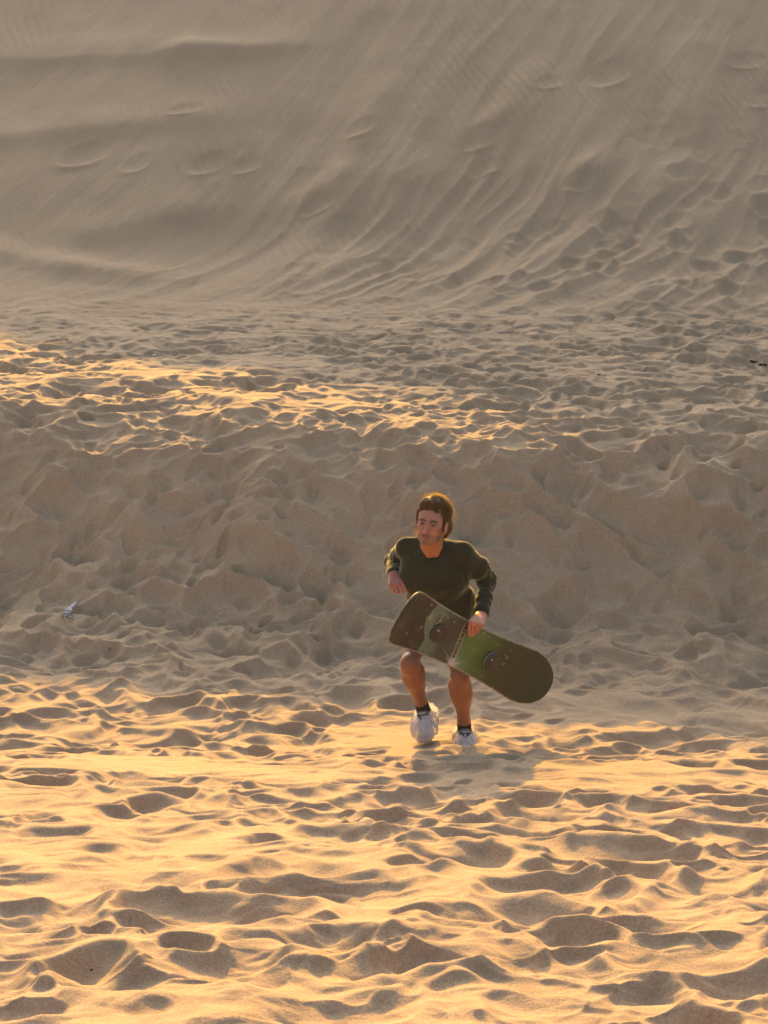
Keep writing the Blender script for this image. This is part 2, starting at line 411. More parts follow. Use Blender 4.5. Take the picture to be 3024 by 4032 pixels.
# ------------------------------------------------------------------ signed-distance modelling (smooth bodies grown as one surface)
class SDF:
    def __init__(s, lo, hi, h):
        s.lo = np.array(lo, float); s.h = h
        s.n = np.ceil((np.array(hi, float)-s.lo)/h).astype(int)+1
        s.F = np.full(tuple(s.n), 1.0, np.float32)
    def box(s, a, b):
        i0 = np.maximum(np.floor((np.array(a)-s.lo)/s.h).astype(int), 0)
        i1 = np.minimum(np.ceil((np.array(b)-s.lo)/s.h).astype(int)+1, s.n)
        if (i1 <= i0).any(): return None
        ax = [s.lo[k] + s.h*np.arange(i0[k], i1[k]) for k in range(3)]
        X, Y, Z = np.meshgrid(*ax, indexing='ij')
        return (slice(i0[0], i1[0]), slice(i0[1], i1[1]), slice(i0[2], i1[2])), X.astype(np.float32), Y.astype(np.float32), Z.astype(np.float32)
    def add(s, fn, a, b, k=0.01, sub=False):
        m = 2.0*k + 3*s.h
        r = s.box(np.array(a)-m, np.array(b)+m)
        if r is None: return
        sl, X, Y, Z = r
        d = fn(X, Y, Z).astype(np.float32); f = s.F[sl]
        if sub:
            d = -d; q = np.clip(0.5 - 0.5*(f-d)/k, 0, 1); s.F[sl] = f*(1-q) + d*q + k*q*(1-q)
        else:
            q = np.clip(0.5 + 0.5*(f-d)/k, 0, 1); s.F[sl] = f*(1-q) + d*q - k*q*(1-q)
    def cap(s, a, b, ra, rb, k=0.01, sub=False):
        a = np.array(a, float); b = np.array(b, float); e = b-a; L2 = max(float(e@e), 1e-9); R = max(ra, rb)
        def fn(X, Y, Z):
            x, y, z = X-a[0], Y-a[1], Z-a[2]
            t = np.clip((x*e[0]+y*e[1]+z*e[2])/L2, 0, 1)
            return np.sqrt((x-t*e[0])**2+(y-t*e[1])**2+(z-t*e[2])**2) - (ra + (rb-ra)*t)
        s.add(fn, np.minimum(a, b)-R, np.maximum(a, b)+R, k, sub)
    def chain(s, pts, k=0.01):
        for (a, ra), (b, rb) in zip(pts[:-1], pts[1:]): s.cap(a, b, ra, rb, k)
    def ell(s, c, r, M=None, k=0.01, sub=False, sx=None):
        c = np.array(c, float); r = np.array(r, float); R = r.max()
        Mi = np.eye(3) if M is None else np.array(M)            # rows = local axes in world
        def fn(X, Y, Z):
            x, y, z = X-c[0], Y-c[1], Z-c[2]
            l = [Mi[i][0]*x + Mi[i][1]*y + Mi[i][2]*z for i in range(3)]
            k0 = np.sqrt((l[0]/r[0])**2+(l[1]/r[1])**2+(l[2]/r[2])**2)
            k1 = np.sqrt((l[0]/r[0]**2)**2+(l[1]/r[1]**2)**2+(l[2]/r[2]**2)**2)+1e-6
            return k0*(k0-1)/k1
        s.add(fn, c-R, c+R, k, sub)
    def oval(s, a, b, right, ra, rb, k=0.02):
        """tapered tube of oval section; ra, rb = (half width, half depth) at each end"""
        a = np.array(a, float); b = np.array(b, float); e = b-a; L = np.linalg.norm(e); w = e/L
        r = np.array(right, float); r = r - w*(r@w); r /= np.linalg.norm(r); f = np.cross(w, r); R = max(ra+rb)
        def fn(X, Y, Z):
            x, y, z = X-a[0], Y-a[1], Z-a[2]
            h = x*w[0]+y*w[1]+z*w[2]; t = np.clip(h/L, 0, 1)
            u = x*r[0]+y*r[1]+z*r[2]; v = x*f[0]+y*f[1]+z*f[2]; q = h-t*L
            A = ra[0]+(rb[0]-ra[0])*t; B = ra[1]+(rb[1]-ra[1])*t
            return (np.sqrt((u/A)**2+(v/B)**2+(q/np.minimum(A, B))**2)-1)*np.minimum(A, B)
        s.add(fn, np.minimum(a, b)-R, np.maximum(a, b)+R, k)
    def warp(s, fn):
        """add a displacement field near the surface"""
        idx = np.nonzero(np.abs(s.F) < 0.03)
        P_ = [s.lo[k] + s.h*idx[k] for k in range(3)]
        s.F[idx] += fn(*P_).astype(np.float32)
    def mesh(s):
        F = s.F; sgn = F < 0; nx, ny, nz = F.shape
        c = np.zeros((nx-1, ny-1, nz-1), np.int8)
        for dx in (0, 1):
            for dy in (0, 1):
                for dz in (0, 1): c += sgn[dx:nx-1+dx, dy:ny-1+dy, dz:nz-1+dz]
        act = (c > 0) & (c < 8); I = np.argwhere(act); n = len(I)
        ids = np.full(c.shape, -1, np.int64); ids[act] = np.arange(n)
        acc = np.zeros((n, 3)); cnt = np.zeros(n)
        cor = [(a, b, d) for a in (0, 1) for b in (0, 1) for d in (0, 1)]
        for p in cor:
            for ax in range(3):
                if p[ax]: continue
                q = list(p); q[ax] = 1
                fa = F[I[:, 0]+p[0], I[:, 1]+p[1], I[:, 2]+p[2]]; fb = F[I[:, 0]+q[0], I[:, 1]+q[1], I[:, 2]+q[2]]
                m = (fa < 0) != (fb < 0); t = np.where(m, fa/(fa-fb+1e-12), 0)
                pos = np.tile(np.array(p, float), (n, 1)); pos[:, ax] += t
                acc[m] += pos[m]; cnt[m] += 1
        V = (I + acc/cnt[:, None])*s.h + s.lo
        Q = []
        for ax in range(3):
            o = [k for k in range(3) if k != ax]
            sl0 = [slice(None)]*3; sl1 = [slice(None)]*3; sl0[ax] = slice(0, -1); sl1[ax] = slice(1, None)
            ch = sgn[tuple(sl0)] != sgn[tuple(sl1)]; E = np.argwhere(ch)
            ok = (E[:, o[0]] > 0) & (E[:, o[1]] > 0) & (E[:, o[0]] < F.shape[o[0]]-1) & (E[:, o[1]] < F.shape[o[1]]-1); E = E[ok]
            def g(d0, d1):
                e = E.copy(); e[:, o[0]] += d0; e[:, o[1]] += d1; return ids[e[:, 0], e[:, 1], e[:, 2]]
            q = np.stack([g(-1, -1), g(0, -1), g(0, 0), g(-1, 0)], 1)
            inside0 = sgn[E[:, 0], E[:, 1], E[:, 2]]
            fl = inside0 if ax != 1 else ~inside0
            q[~fl] = q[~fl][:, ::-1]; Q.append(q)
        return V, np.concatenate(Q)

def build_mesh(name, V, Q, mat, parent=None, cols=None):
    me = bpy.data.meshes.new(name); n = len(Q); kk = Q.shape[1]
    me.vertices.add(len(V)); me.vertices.foreach_set('co', np.asarray(V, np.float32).ravel())
    me.loops.add(n*kk); me.loops.foreach_set('vertex_index', np.asarray(Q, np.int32).ravel())
    me.polygons.add(n); me.polygons.foreach_set('loop_start', np.arange(0, n*kk, kk, dtype=np.int32))
    me.polygons.foreach_set('use_smooth', np.ones(n, dtype=bool)); me.update(calc_edges=True)
    if cols is not None:
        a = me.color_attributes.new('Col', 'FLOAT_COLOR', 'POINT'); c = np.ones((len(V), 4), np.float32); c[:, :3] = cols
        a.data.foreach_set('color', c.ravel())
    me.materials.append(mat)
    return link(bpy.data.objects.new(name, me), parent)

def join(parts):
    Vs, Qs, n = [], [], 0
    for V, Q in parts: Vs.append(V); Qs.append(Q+n); n += len(V)
    return np.concatenate(Vs), np.concatenate(Qs)

def tube(pts, rad, sides=6, closed=False):
    """quads along a polyline; rad number or list"""
    pts = [np.array(p, float) for p in pts]; n = len(pts); V = []; Q = []
    if not hasattr(rad, '__len__'): rad = [rad]*n
    up = np.array([0.13, 0.31, 0.94])
    for i, p in enumerate(pts):
        t = pts[(i+1) % n]-pts[i-1] if closed else pts[min(i+1, n-1)]-pts[max(i-1, 0)]
        t = t/(np.linalg.norm(t)+1e-12); a = np.cross(t, up); a /= np.linalg.norm(a)+1e-9; b = np.cross(t, a)
        for k in range(sides):
            w = 2*PI*k/sides; V.append(p + rad[i]*(a*math.cos(w)+b*math.sin(w)))
    for i in range(n if closed else n-1):
        j = (i+1) % n
        for k in range(sides):
            l = (k+1) % sides; Q.append((i*sides+k, i*sides+l, j*sides+l, j*sides+k))
    return np.array(V), np.array(Q)
def noise3(x, y, z, s, seed):
    return (perlin(x*s+z*s*0.37, y*s+z*s*0.61, seed) + perlin(y*s-x*s*0.23, z*s+x*s*0.41, seed+1) + perlin(z*s+0.3*y*s, x*s-0.2*y*s, seed+2))/1.7
# ------------------------------------------------------------------ materials of the man and his things
def skin_material():
    m = NT('skin'); at = m.n('ShaderNodeAttribute', attribute_name='Col'); g = m.n('ShaderNodeNewGeometry')
    n = m.noise(g.outputs['Position'], 90, 3, 0.6); c = m.ramp(n.outputs[0], [(0.3, (0.88, 0.84, 0.82)), (0.7, (1.1, 1.08, 1.06))])
    c = m.mix(0.8, at.outputs['Color'], c, 'MULTIPLY'); m.l(c, m.b.inputs['Base Color'])
    m.b.inputs['Roughness'].default_value = 0.48; m.b.inputs['Specular IOR Level'].default_value = 0.42
    m.b.inputs['Subsurface Weight'].default_value = 0.10; m.b.inputs['Subsurface Radius'].default_value = (0.03, 0.012, 0.006); m.b.inputs['Subsurface Scale'].default_value = 0.4
    m.b.inputs['Sheen Weight'].default_value = 0.35; m.b.inputs['Sheen Tint'].default_value = (1, 0.75, 0.5, 1); m.b.inputs['Sheen Roughness'].default_value = 0.35
    m.l(m.bump(n.outputs[0], 0.25, 0.002), m.b.inputs['Normal']); return m.m
def cloth_material(name, c0, c1, scale, sheen=0.6, rough=0.9, bmp=0.4):
    m = NT(name); g = m.n('ShaderNodeNewGeometry')
    n = m.noise(g.outputs['Position'], scale, 3, 0.6); n2 = m.noise(g.outputs['Position'], 9, 3, 0.5)
    c = m.ramp(n.outputs[0], [(0.3, c0), (0.7, c1)]); c = m.mix(0.35, c, m.ramp(n2.outputs[0], [(0.3, (0.75, 0.75, 0.75)), (0.7, (1.25, 1.25, 1.25))]), 'MULTIPLY')
    m.l(c, m.b.inputs['Base Color']); m.b.inputs['Roughness'].default_value = rough; m.b.inputs['Specular IOR Level'].default_value = 0.2
    m.b.inputs['Sheen Weight'].default_value = sheen; m.b.inputs['Sheen Roughness'].default_value = 0.3; m.b.inputs['Sheen Tint'].default_value = (1.0, 0.95, 0.55, 1)
    b = m.bump(n2.outputs[0], 0.5, 0.012); m.l(m.bump(n.outputs[0], bmp, 0.0015, b), m.b.inputs['Normal']); return m.m
def plain(name, col, rough=0.6, spec=0.4, metal=0.0, scale=60, amt=0.25):
    m = NT(name); g = m.n('ShaderNodeNewGeometry'); n = m.noise(g.outputs['Position'], scale, 3, 0.6)
    c = m.mix(amt, col, m.ramp(n.outputs[0], [(0.3, tuple(v*0.4 for v in col)), (0.7, tuple(min(1, v*1.7) for v in col))]))
    m.l(c, m.b.inputs['Base Color']); m.b.inputs['Roughness'].default_value = rough; m.b.inputs['Specular IOR Level'].default_value = spec
    m.b.inputs['Metallic'].default_value = metal; return m.m
def hair_material(name, tl, lo, hi):
    m = NT(name); g = m.n('ShaderNodeNewGeometry'); n = m.noise(g.outputs['Position'], 160, 2, 0.6)
    c = m.ramp(n.outputs[0], [(0.3, lo), (0.7, hi)])
    m.l(c, m.b.inputs['Base Color']); m.b.inputs['Roughness'].default_value = 0.5; m.b.inputs['Specular IOR Level'].default_value = 0.12 if tl < 0.3 else 0.25
    m.b.inputs['Specular Tint'].default_value = (1, 0.75, 0.4, 1)
    tr = m.n('ShaderNodeBsdfTranslucent'); tr.inputs[0].default_value = (1.0, 0.80, 0.45, 1)
    mx = m.n('ShaderNodeMixShader'); mx.inputs[0].default_value = tl; m.l(m.b.outputs[0], mx.inputs[1]); m.l(tr.outputs[0], mx.inputs[2]); m.l(mx.outputs[0], m.out.inputs[0])
    return m.m
def bag_material():
    m = NT('thin_plastic'); g = m.n('ShaderNodeNewGeometry'); n = m.noise(g.outputs['Position'], 55, 4, 0.65, 1.5)
    m.b.inputs['Base Color'].default_value = (0.86, 0.85, 0.86, 1); m.b.inputs['Roughness'].default_value = 0.22; m.b.inputs['Specular IOR Level'].default_value = 0.7
    m.l(m.bump(n.outputs[0], 1.0, 0.010), m.b.inputs['Normal'])
    tl = m.n('ShaderNodeBsdfTranslucent'); tl.inputs[0].default_value = (0.88, 0.86, 0.85, 1)
    tp = m.n('ShaderNodeBsdfTransparent'); tp.inputs[0].default_value = (0.93, 0.92, 0.92, 1)
    m1 = m.n('ShaderNodeMixShader'); m1.inputs[0].default_value = 0.45; m.l(m.b.outputs[0], m1.inputs[1]); m.l(tl.outputs[0], m1.inputs[2])
    m2 = m.n('ShaderNodeMixShader'); m.l(m.ramp(n.outputs[0], [(0.35, (0.34, 0.34, 0.34)), (0.62, (0.06, 0.06, 0.06))]), m2.inputs[0]); m.l(m1.outputs[0], m2.inputs[1]); m.l(tp.outputs[0], m2.inputs[2])
    m.l(m2.outputs[0], m.out.inputs[0]); return m.m
def board_material():
    m = NT('board_topsheet'); at = m.n('ShaderNodeAttribute', attribute_name='Col'); g = m.n('ShaderNodeNewGeometry')
    n = m.noise(g.outputs['Position'], 140, 3, 0.7); n2 = m.noise(g.outputs['Position'], 14, 4, 0.6)
    c = m.mix(0.7, at.outputs['Color'], m.ramp(n.outputs[0], [(0.3, (0.75, 0.75, 0.75)), (0.7, (1.25, 1.25, 1.22))]), 'MULTIPLY')
    c = m.mix(m.ramp(n2.outputs[0], [(0.45, (0, 0, 0)), (0.8, (0.14, 0.14, 0.14))]), c, (0.12, 0.10, 0.07))      # dust
    m.l(c, m.b.inputs['Base Color']); m.l(m.ramp(n2.outputs[0], [(0.3, (0.35,)*3), (0.7, (0.6,)*3)]), m.b.inputs['Roughness'])
    m.b.inputs['Specular IOR Level'].default_value = 0.25; return m.m

M_skin = skin_material(); M_hair = hair_material('hair_strands', 0.6, (0.05, 0.027, 0.012), (0.20, 0.11, 0.05)); M_hair_shell = hair_material('hair', 0.22, (0.020, 0.011, 0.006), (0.060, 0.032, 0.015)); M_bag = bag_material(); M_board = board_material()
M_shirt = cloth_material('dark_green_knit', (0.022, 0.026, 0.014), (0.034, 0.036, 0.019), 420, 0.9)
M_rib = cloth_material('dark_green_rib', (0.014, 0.018, 0.011), (0.026, 0.030, 0.018), 500, 0.5)
M_shorts = cloth_material('dark_shorts_cloth', (0.02, 0.022, 0.02), (0.035, 0.036, 0.03), 300, 0.3)
M_sock = cloth_material('black_sock_knit', (0.010, 0.010, 0.009), (0.022, 0.021, 0.018), 500, 0.35)
M_shoe = cloth_material('shoe_mesh_fabric', (0.13, 0.115, 0.11), (0.27, 0.245, 0.235), 260, 0.2)
M_lace = plain('shoe_lace', (0.05, 0.042, 0.04)); M_sole = plain('shoe_sole', (0.30, 0.26, 0.23), 0.7)
M_logo = plain('reflective_trim', (0.62, 0.60, 0.58), 0.4)
M_eye2 = M_board; M_eye = plain('eye', (0.05, 0.04, 0.035), 0.15, 0.6)
M_ring = plain('gold_ring', (0.85, 0.62, 0.30), 0.25, 0.5, 1.0)

# ------------------------------------------------------------------ the man's joints, from the photograph
A = lambda v: np.array(v, float)
def reach(fx, fy, prev, L, away):
    """point on the pixel's sight line at distance L from prev (the far or the near solution)"""
    prev = A(prev); o = A((0, 0, CAMZ)); d = A(P(fx, fy, 10.0))-o; d /= np.linalg.norm(d)
    t0 = (prev-o)@d; q = np.linalg.norm(o+d*t0-prev)
    w = math.sqrt(max(L*L-q*q, 0)); return o + d*(t0 + (w if away else -w))
ankL = A(P(1829, 2870, 10.84))
kneL = reach(1811, 2668, ankL, 0.36, False)
hipL = reach(1785, 2458, kneL, 0.355, True)
hipR = hipL + A((-0.165, 0.03, 0.010))
kneR = reach(1612, 2616, hipR, 0.355, False)
ankR = reach(1668, 2798, kneR, 0.36, True)
pel = (hipL+hipR)/2 + A((0, 0, 0.04))
nck = reach(1702, 2150, pel, 0.50, False)
shR = A(P(1578, 2142, nck[1]+0.06)); shL = A(P(1834, 2168, nck[1]-0.03))
elL = reach(1921, 2284, shL, 0.27, True); wrL = reach(1893, 2420, elL, 0.26, False)
elR = reach(1546, 2205, shR, 0.26, True); wrR = reach(1551, 2264, elR, 0.24, False)
hedc = A(P(1699, 2060, nck[1]-0.10))
print('joints', dict(ankL=ankL, kneL=kneL, hipL=hipL, kneR=kneR, ankR=ankR, nck=nck, shL=shL, wrL=wrL, wrR=wrR, head=hedc))

# the board's plane
BL = 1.225
bcY = 10.40
bC = A(P(1835, 2547, bcY))
def _end(fx, fy, away): return reach(fx, fy, bC, BL/2*0.985, away)
eL = _end(1556, 2405, False); eR = _end(2136, 2690, True)
bU = (eR-eL)/np.linalg.norm(eR-eL)
vi = A(P(1835+68, 2547-152, bcY))-bC; bV = vi - bU*(vi@bU); bV /= np.linalg.norm(bV)
bN = np.cross(bU, bV); bN = bN if bN[1] < 0 else -bN
def on_board(fx, fy, off=0.0):
    o = A((0, 0, CAMZ)); d = A(P(fx, fy, 10.0))-o; t = ((bC+bN*off-o)@bN)/(d@bN); p = o+d*t
    return p
def board_uv(fx, fy):
    p = on_board(fx, fy, 0.006)-bC; return (p@bU, p@bV)
print('board', bU, bV, bN, 'ends', eL, eR)

# ------------------------------------------------------------------ head frame
yaw = math.radians(15); pit = math.radians(4); rol = math.radians(7)
hF = A((-math.sin(yaw)*math.cos(pit), -math.cos(yaw)*math.cos(pit), math.sin(pit)))
hX = np.cross(hF, A((0, 0, 1))); hX /= np.linalg.norm(hX); hX = -hX if hX[0] < 0 else hX
hZ = np.cross(hX, hF); hZ = -hZ if hZ[2] < 0 else hZ
hX, hZ = hX*math.cos(rol)-hZ*math.sin(rol), hX*math.sin(rol)+hZ*math.cos(rol)
HM = np.stack([hX, hF, hZ]); HS = 0.92
def H(x, y, z): return hedc + HS*(hX*x + hF*y + hZ*z)
def Hl(V): return ((V-hedc)@HM.T)/HS

def head_sdf():
    s = SDF(hedc-0.17-A((0.05, 0.05, 0.09)), hedc+0.17+A((0.05, 0.10, 0)), 0.0024)
    e = lambda c, r, k=0.012, sub=False: s.ell(H(*c), A(r)*HS, HM, k, sub)
    e((0, -0.020, 0.048), (0.074, 0.092, 0.078)); e((0, 0.022, 0.030), (0.066, 0.064, 0.066), 0.02)
    e((0, 0.026, -0.030), (0.060, 0.058, 0.080), 0.02)
    e((0, 0.034, -0.078), (0.042, 0.046, 0.036), 0.02); e((0, 0.066, -0.104), (0.022, 0.018, 0.017), 0.016)
    for sx in (-1, 1):
        e((sx*0.043, 0.052, -0.022), (0.021, 0.024, 0.018), 0.02)            # cheekbone
        e((sx*0.042, 0.012, -0.078), (0.013, 0.030, 0.024), 0.02)            # jaw angle
        e((sx*0.031, 0.098, 0.002), (0.017, 0.016, 0.011), 0.010, True)      # eye socket
        e((sx*0.031, 0.0725, 0.002), (0.0135, 0.0125, 0.0115), 0.003)         # eyeball bulge under the lids
        e((sx*0.081, -0.006, -0.012), (0.0085, 0.020, 0.033), 0.006)          # ear
        e((sx*0.0875, 0.0, -0.010), (0.004, 0.010, 0.018), 0.004, True)
        s.cap(H(sx*0.012, 0.083, 0.017), H(sx*0.048, 0.070, 0.021), 0.0075*HS, 0.006*HS, 0.010)   # brow ridge
        e((sx*0.0115, 0.094, -0.041), (0.0075, 0.0095, 0.0070), 0.006)        # nostril wing
    s.cap(H(0, 0.082, 0.012), H(0, 0.104, -0.034), 0.0075, 0.0098, 0.010)     # nose
    s.cap(H(-0.019, 0.083, -0.067), H(0.019, 0.083, -0.067), 0.0062, 0.0062, 0.006)
    s.cap(H(-0.015, 0.083, -0.0775), H(0.015, 0.083, -0.0775), 0.0070, 0.0070, 0.005)
    s.cap(H(-0.026, 0.088, -0.0722), H(0.026, 0.088, -0.0722), 0.0022, 0.0022, 0.003, True)       # mouth line
    nb = nck + A((0, 0.015, -0.03))
    s.cap(H(0, -0.014, -0.055), nb, 0.051, 0.058, 0.022)
    for sx in (-1, 1): s.cap(H(sx*0.055, -0.02, -0.05), nck + A((sx*0.018, -0.052, -0.045)), 0.014, 0.012, 0.02)
    # upper chest and the slope of the shoulders, as far as the neckline shows them
    s.ell(nck+A((0, 0.022, -0.078)), (0.068, 0.058, 0.060), None, 0.03)
    return s.mesh()

def face_cols(V):
    l = Hl(V); x, y, z = l[:, 0], l[:, 1], l[:, 2]; n = len(V)
    c = np.tile(A((0.40, 0.195, 0.130)), (n, 1))
    def mx(w, col):
        nonlocal c
        w = np.clip(w, 0, 1)[:, None]; c = c*(1-w) + A(col)*w
    g = lambda cx, cz, sx, sz: np.exp(-((x-cx)/sx)**2-((z-cz)/sz)**2)*(y > 0.02)
    front = (y > 0.0)
    mx(0.45*g(0, -0.03, 0.014, 0.02), (0.50, 0.20, 0.15))                      # nose
    mx(0.35*(g(0.042, -0.03, 0.02, 0.02)+g(-0.042, -0.03, 0.02, 0.02)), (0.45, 0.20, 0.14))
    mx(0.30*g(0, 0.05, 0.05, 0.03), (0.42, 0.235, 0.175))
    # stubble
    st = sstep(-0.048, -0.066, z)*front*(sstep(-0.135, -0.11, z)); st = st*np.clip(1-g(0, -0.073, 0.026, 0.010)*1.3, 0, 1)
    st = st + 0.8*g(0, -0.057, 0.026, 0.006) + 0.8*sstep(0.045, 0.058, np.abs(x))*front*(z < -0.01)*(z > -0.09)
    mx(0.52*st, (0.13, 0.072, 0.040))
    mx(0.5*g(0, -0.104, 0.016, 0.014), (0.12, 0.065, 0.038))
    mx(0.85*g(0, -0.067, 0.020, 0.0035)+0.85*g(0, -0.078, 0.017, 0.0045), (0.34, 0.125, 0.095))
    mx(0.95*g(0, -0.0722, 0.021, 0.0018), (0.08, 0.03, 0.025))
    for sx in (-1, 1):
        ax = np.abs(x-0)*1.0
        bz = 0.0185 + 0.0035*np.sin((sx*x-0.010)/0.036*PI)
        br = (sx*x > 0.010)*(sx*x < 0.049)*np.exp(-((z-bz)/0.0062)**2)*(y > 0.03); mx(0.98*br, (0.022, 0.012, 0.007))
        mx(0.55*g(sx*0.031, 0.004, 0.020, 0.011), (0.15, 0.075, 0.05))
        mx(0.85*g(sx*0.031, 0.006, 0.0135, 0.0022), (0.03, 0.02, 0.015))       # lash line
        mx(0.6*g(sx*0.013, -0.046, 0.004, 0.003), (0.10, 0.04, 0.03))
    # neck and chest: more tanned
    nk = sstep(-0.10, -0.125, z) + (y < -0.0)*sstep(-0.05, -0.09, z)
    mx(0.7*nk, (0.44, 0.175, 0.075))
    mx(0.8*(np.abs(x) > 0.062)*(y < 0.02)*(z > -0.05)*(z < 0.03), (0.46, 0.23, 0.165))
    return c

# ------------------------------------------------------------------ hands
def hand_left():
    """his left hand, hooked over the upper edge of the board"""
    s = SDF(np.minimum(wrL, on_board(1850, 2500))-0.10, np.maximum(wrL, on_board(1850, 2500))+0.10, 0.0020)
    kn = [(1851, 2452), (1865, 2455), (1880, 2459), (1896, 2462)]; out = []
    K = [on_board(px, py, 0.034-0.003*i) for i, (px, py) in enumerate(kn)]
    wr = wrL
    for i, k_ in enumerate(K): s.cap(wr + (K[i]-K[1])*0.40, k_, 0.019, 0.0125, 0.012)
    s.cap(elL*0.25+wrL*0.75, wrL, 0.027, 0.025, 0.02)
    mid = [(1846, 2480), (1859, 2484), (1872, 2484), (1886, 2476)]; tip = [(1847, 2500), (1855, 2505), (1863, 2501), (1880, 2491)]
    rr = [0.0088, 0.0092, 0.0088, 0.0078]
    for i in range(4):
        a = K[i]; b = on_board(*mid[i], 0.023); c = on_board(*tip[i], 0.0145)
        s.cap(a, b, rr[i]+0.0016, rr[i], 0.0035); s.cap(b, c, rr[i], rr[i]*0.84, 0.003)
    # thumb behind the board
    t0 = wr*0.55 + K[0]*0.45; t1 = on_board(1842, 2462, -0.028); t2 = on_board(1838, 2482, -0.022)
    s.cap(t0, t1, 0.015, 0.011, 0.008); s.cap(t1, t2, 0.011, 0.009, 0.004)
    ring_c = on_board(1877, 2470, 0.0275)
    return s.mesh(), K, ring_c
def hand_right():
    """his right hand, loosely curled behind him"""
    s = SDF(wrR-0.13, wrR+0.11, 0.0020)
    d = A(P(1560, 2300, wrR[1]-0.055))-wrR; d /= np.linalg.norm(d)
    side = A((1, 0, 0)) - d*d[0]; side /= np.linalg.norm(side); nrm = np.cross(side, d); nrm = nrm if nrm[1] < 0 else -nrm
    s.cap(elR*0.3+wrR*0.7, wrR, 0.028, 0.025, 0.02)
    f = lambda a, b, c: wrR + d*a + side*b + nrm*c
    for b in (-0.030, -0.011, 0.009, 0.027): s.cap(f(0.005, b*0.45, 0), f(0.078-abs(b+0.005)*0.15, b, 0.006), 0.017, 0.0125, 0.012)
    for i, b in enumerate((-0.031, -0.011, 0.010, 0.029)):
        r = (0.0078, 0.0088, 0.0092, 0.0088)[i]; L = (0.028, 0.034, 0.036, 0.033)[i]
        k0 = f(0.078, b, 0.006); k1 = f(0.078+L*0.75, b*1.02+0.012, -0.016); k2 = f(0.074+L*0.35, b+0.026, -0.036); k3 = f(0.055, b+0.022, -0.040)
        s.cap(k0, k1, r+0.001, r, 0.003); s.cap(k1, k2, r, r*0.92, 0.003); s.cap(k2, k3, r*0.92, r*0.85, 0.003)
    s.cap(f(0.012, 0.022, 0), f(0.040, 0.046, -0.012), 0.014, 0.0115, 0.008); s.cap(f(0.040, 0.046, -0.012), f(0.066, 0.050, -0.020), 0.0110, 0.0090, 0.003)
    return s.mesh()

def legs():
    lo = np.minimum.reduce([ankL, ankR, kneL, kneR, hipL, hipR])-0.16; hi = np.maximum.reduce([ankL, ankR, kneL, kneR, hipL, hipR, pel])+0.19
    s = SDF(lo, hi, 0.0036)
    for hp, kn, an, o in ((hipL, kneL, ankL, 1), (hipR, kneR, ankR, -1)):
        ax = (an-kn)/np.linalg.norm(an-kn); th = (kn-hp)/np.linalg.norm(kn-hp)
        back = A((0, 1, 0)) - ax*ax[1]; back /= np.linalg.norm(back)
        tb = A((0, 0.3, -1)) - th*(A((0, 0.3, -1))@th); tb /= np.linalg.norm(tb)
        lat = A((1, 0, 0))*o
        s.cap(hp, hp+(kn-hp)*0.5, 0.090, 0.066, 0.03); s.cap(hp+(kn-hp)*0.5, kn - th*0.03, 0.066, 0.040, 0.03)
        s.ell(kn + th*0.000, (0.037, 0.038, 0.046), None, 0.03)
        s.ell(kn + th*0.016 + ax*0.006, (0.024, 0.020, 0.030), None, 0.03)           # kneecap
        s.cap(kn, kn+ax*0.11, 0.039, 0.048, 0.03)
        s.cap(kn+ax*0.06+back*0.020+lat*0.012, kn+ax*0.17+back*0.018+lat*0.010, 0.040, 0.034, 0.03)
        s.cap(kn+ax*0.07+back*0.020-lat*0.022, kn+ax*0.15+back*0.016-lat*0.016, 0.042, 0.032, 0.03)
        s.cap(kn+ax*0.11, an-ax*0.06, 0.047, 0.030, 0.03); s.cap(an-ax*0.07, an+ax*0.02, 0.030, 0.031, 0.02)
    s.cap(hipL, hipR, 0.11, 0.11, 0.04)
    return s.mesh()

man = empty('person', tuple(A((nck[0], ankL[1], ankL[2]-0.09))))
tag(man, 'dark haired man in a dark green long sleeved top running towards the camera', 'person')
def part(o):
    o.parent = man; o.matrix_parent_inverse = Matrix.Translation(-man.location); return o

hv, hq = head_sdf()
(lv, lq), KL, ring_c = hand_left()
rv, rq = hand_right()
gv, gq = legs()
# hidden trunk joining head, arms and legs under the clothes
s = SDF(np.minimum.reduce([pel, nck, elR, elL, shR])-0.2, np.maximum.reduce([pel, nck, elR, elL, shL])+0.2, 0.008)
s.oval(pel, pel*0.5+nck*0.5, (1, 0, 0), (0.12, 0.08), (0.11, 0.07), 0.03); s.oval(pel*0.45+nck*0.55, nck-A((0, 0, 0.05)), (1, 0, 0), (0.10, 0.055), (0.07, 0.03), 0.03)
for sh, el, wr in ((shL, elL, wrL), (shR, elR, wrR)): s.cap(nck-A((0, -0.03, 0.10)), sh-A((0, -0.01, 0.06)), 0.012, 0.012, 0.01); s.cap(sh-A((0, -0.01, 0.06)), sh*0.5+el*0.5, 0.012, 0.02, 0.01); s.cap(sh*0.5+el*0.5, el, 0.02, 0.025, 0.01); s.cap(el, wr, 0.027, 0.024, 0.02)
tv, tq = s.mesh()
V, Q = join([(hv, hq), (lv, lq), (rv, rq), (gv, gq), (tv, tq)])
leg_c = np.tile(A((0.25, 0.108, 0.050)), (len(gv), 1))
kd = np.minimum(np.linalg.norm(gv-kneL, axis=1), np.linalg.norm(gv-kneR, axis=1)); w = np.exp(-(kd/0.07)**2)[:, None]*0.15
leg_c = leg_c*(1-w) + A((0.40, 0.17, 0.10))*w
nz_ = noise3(gv[:, 0], gv[:, 1], gv[:, 2], 18, 900)[:, None]; leg_c = leg_c*(1+0.12*nz_)
hand_c = np.tile(A((0.46, 0.180, 0.115)), (len(lv)+len(rv), 1))
hvv = np.concatenate([lv, rv]); hand_c *= (1+0.12*noise3(hvv[:, 0], hvv[:, 1], hvv[:, 2], 60, 910))[:, None]
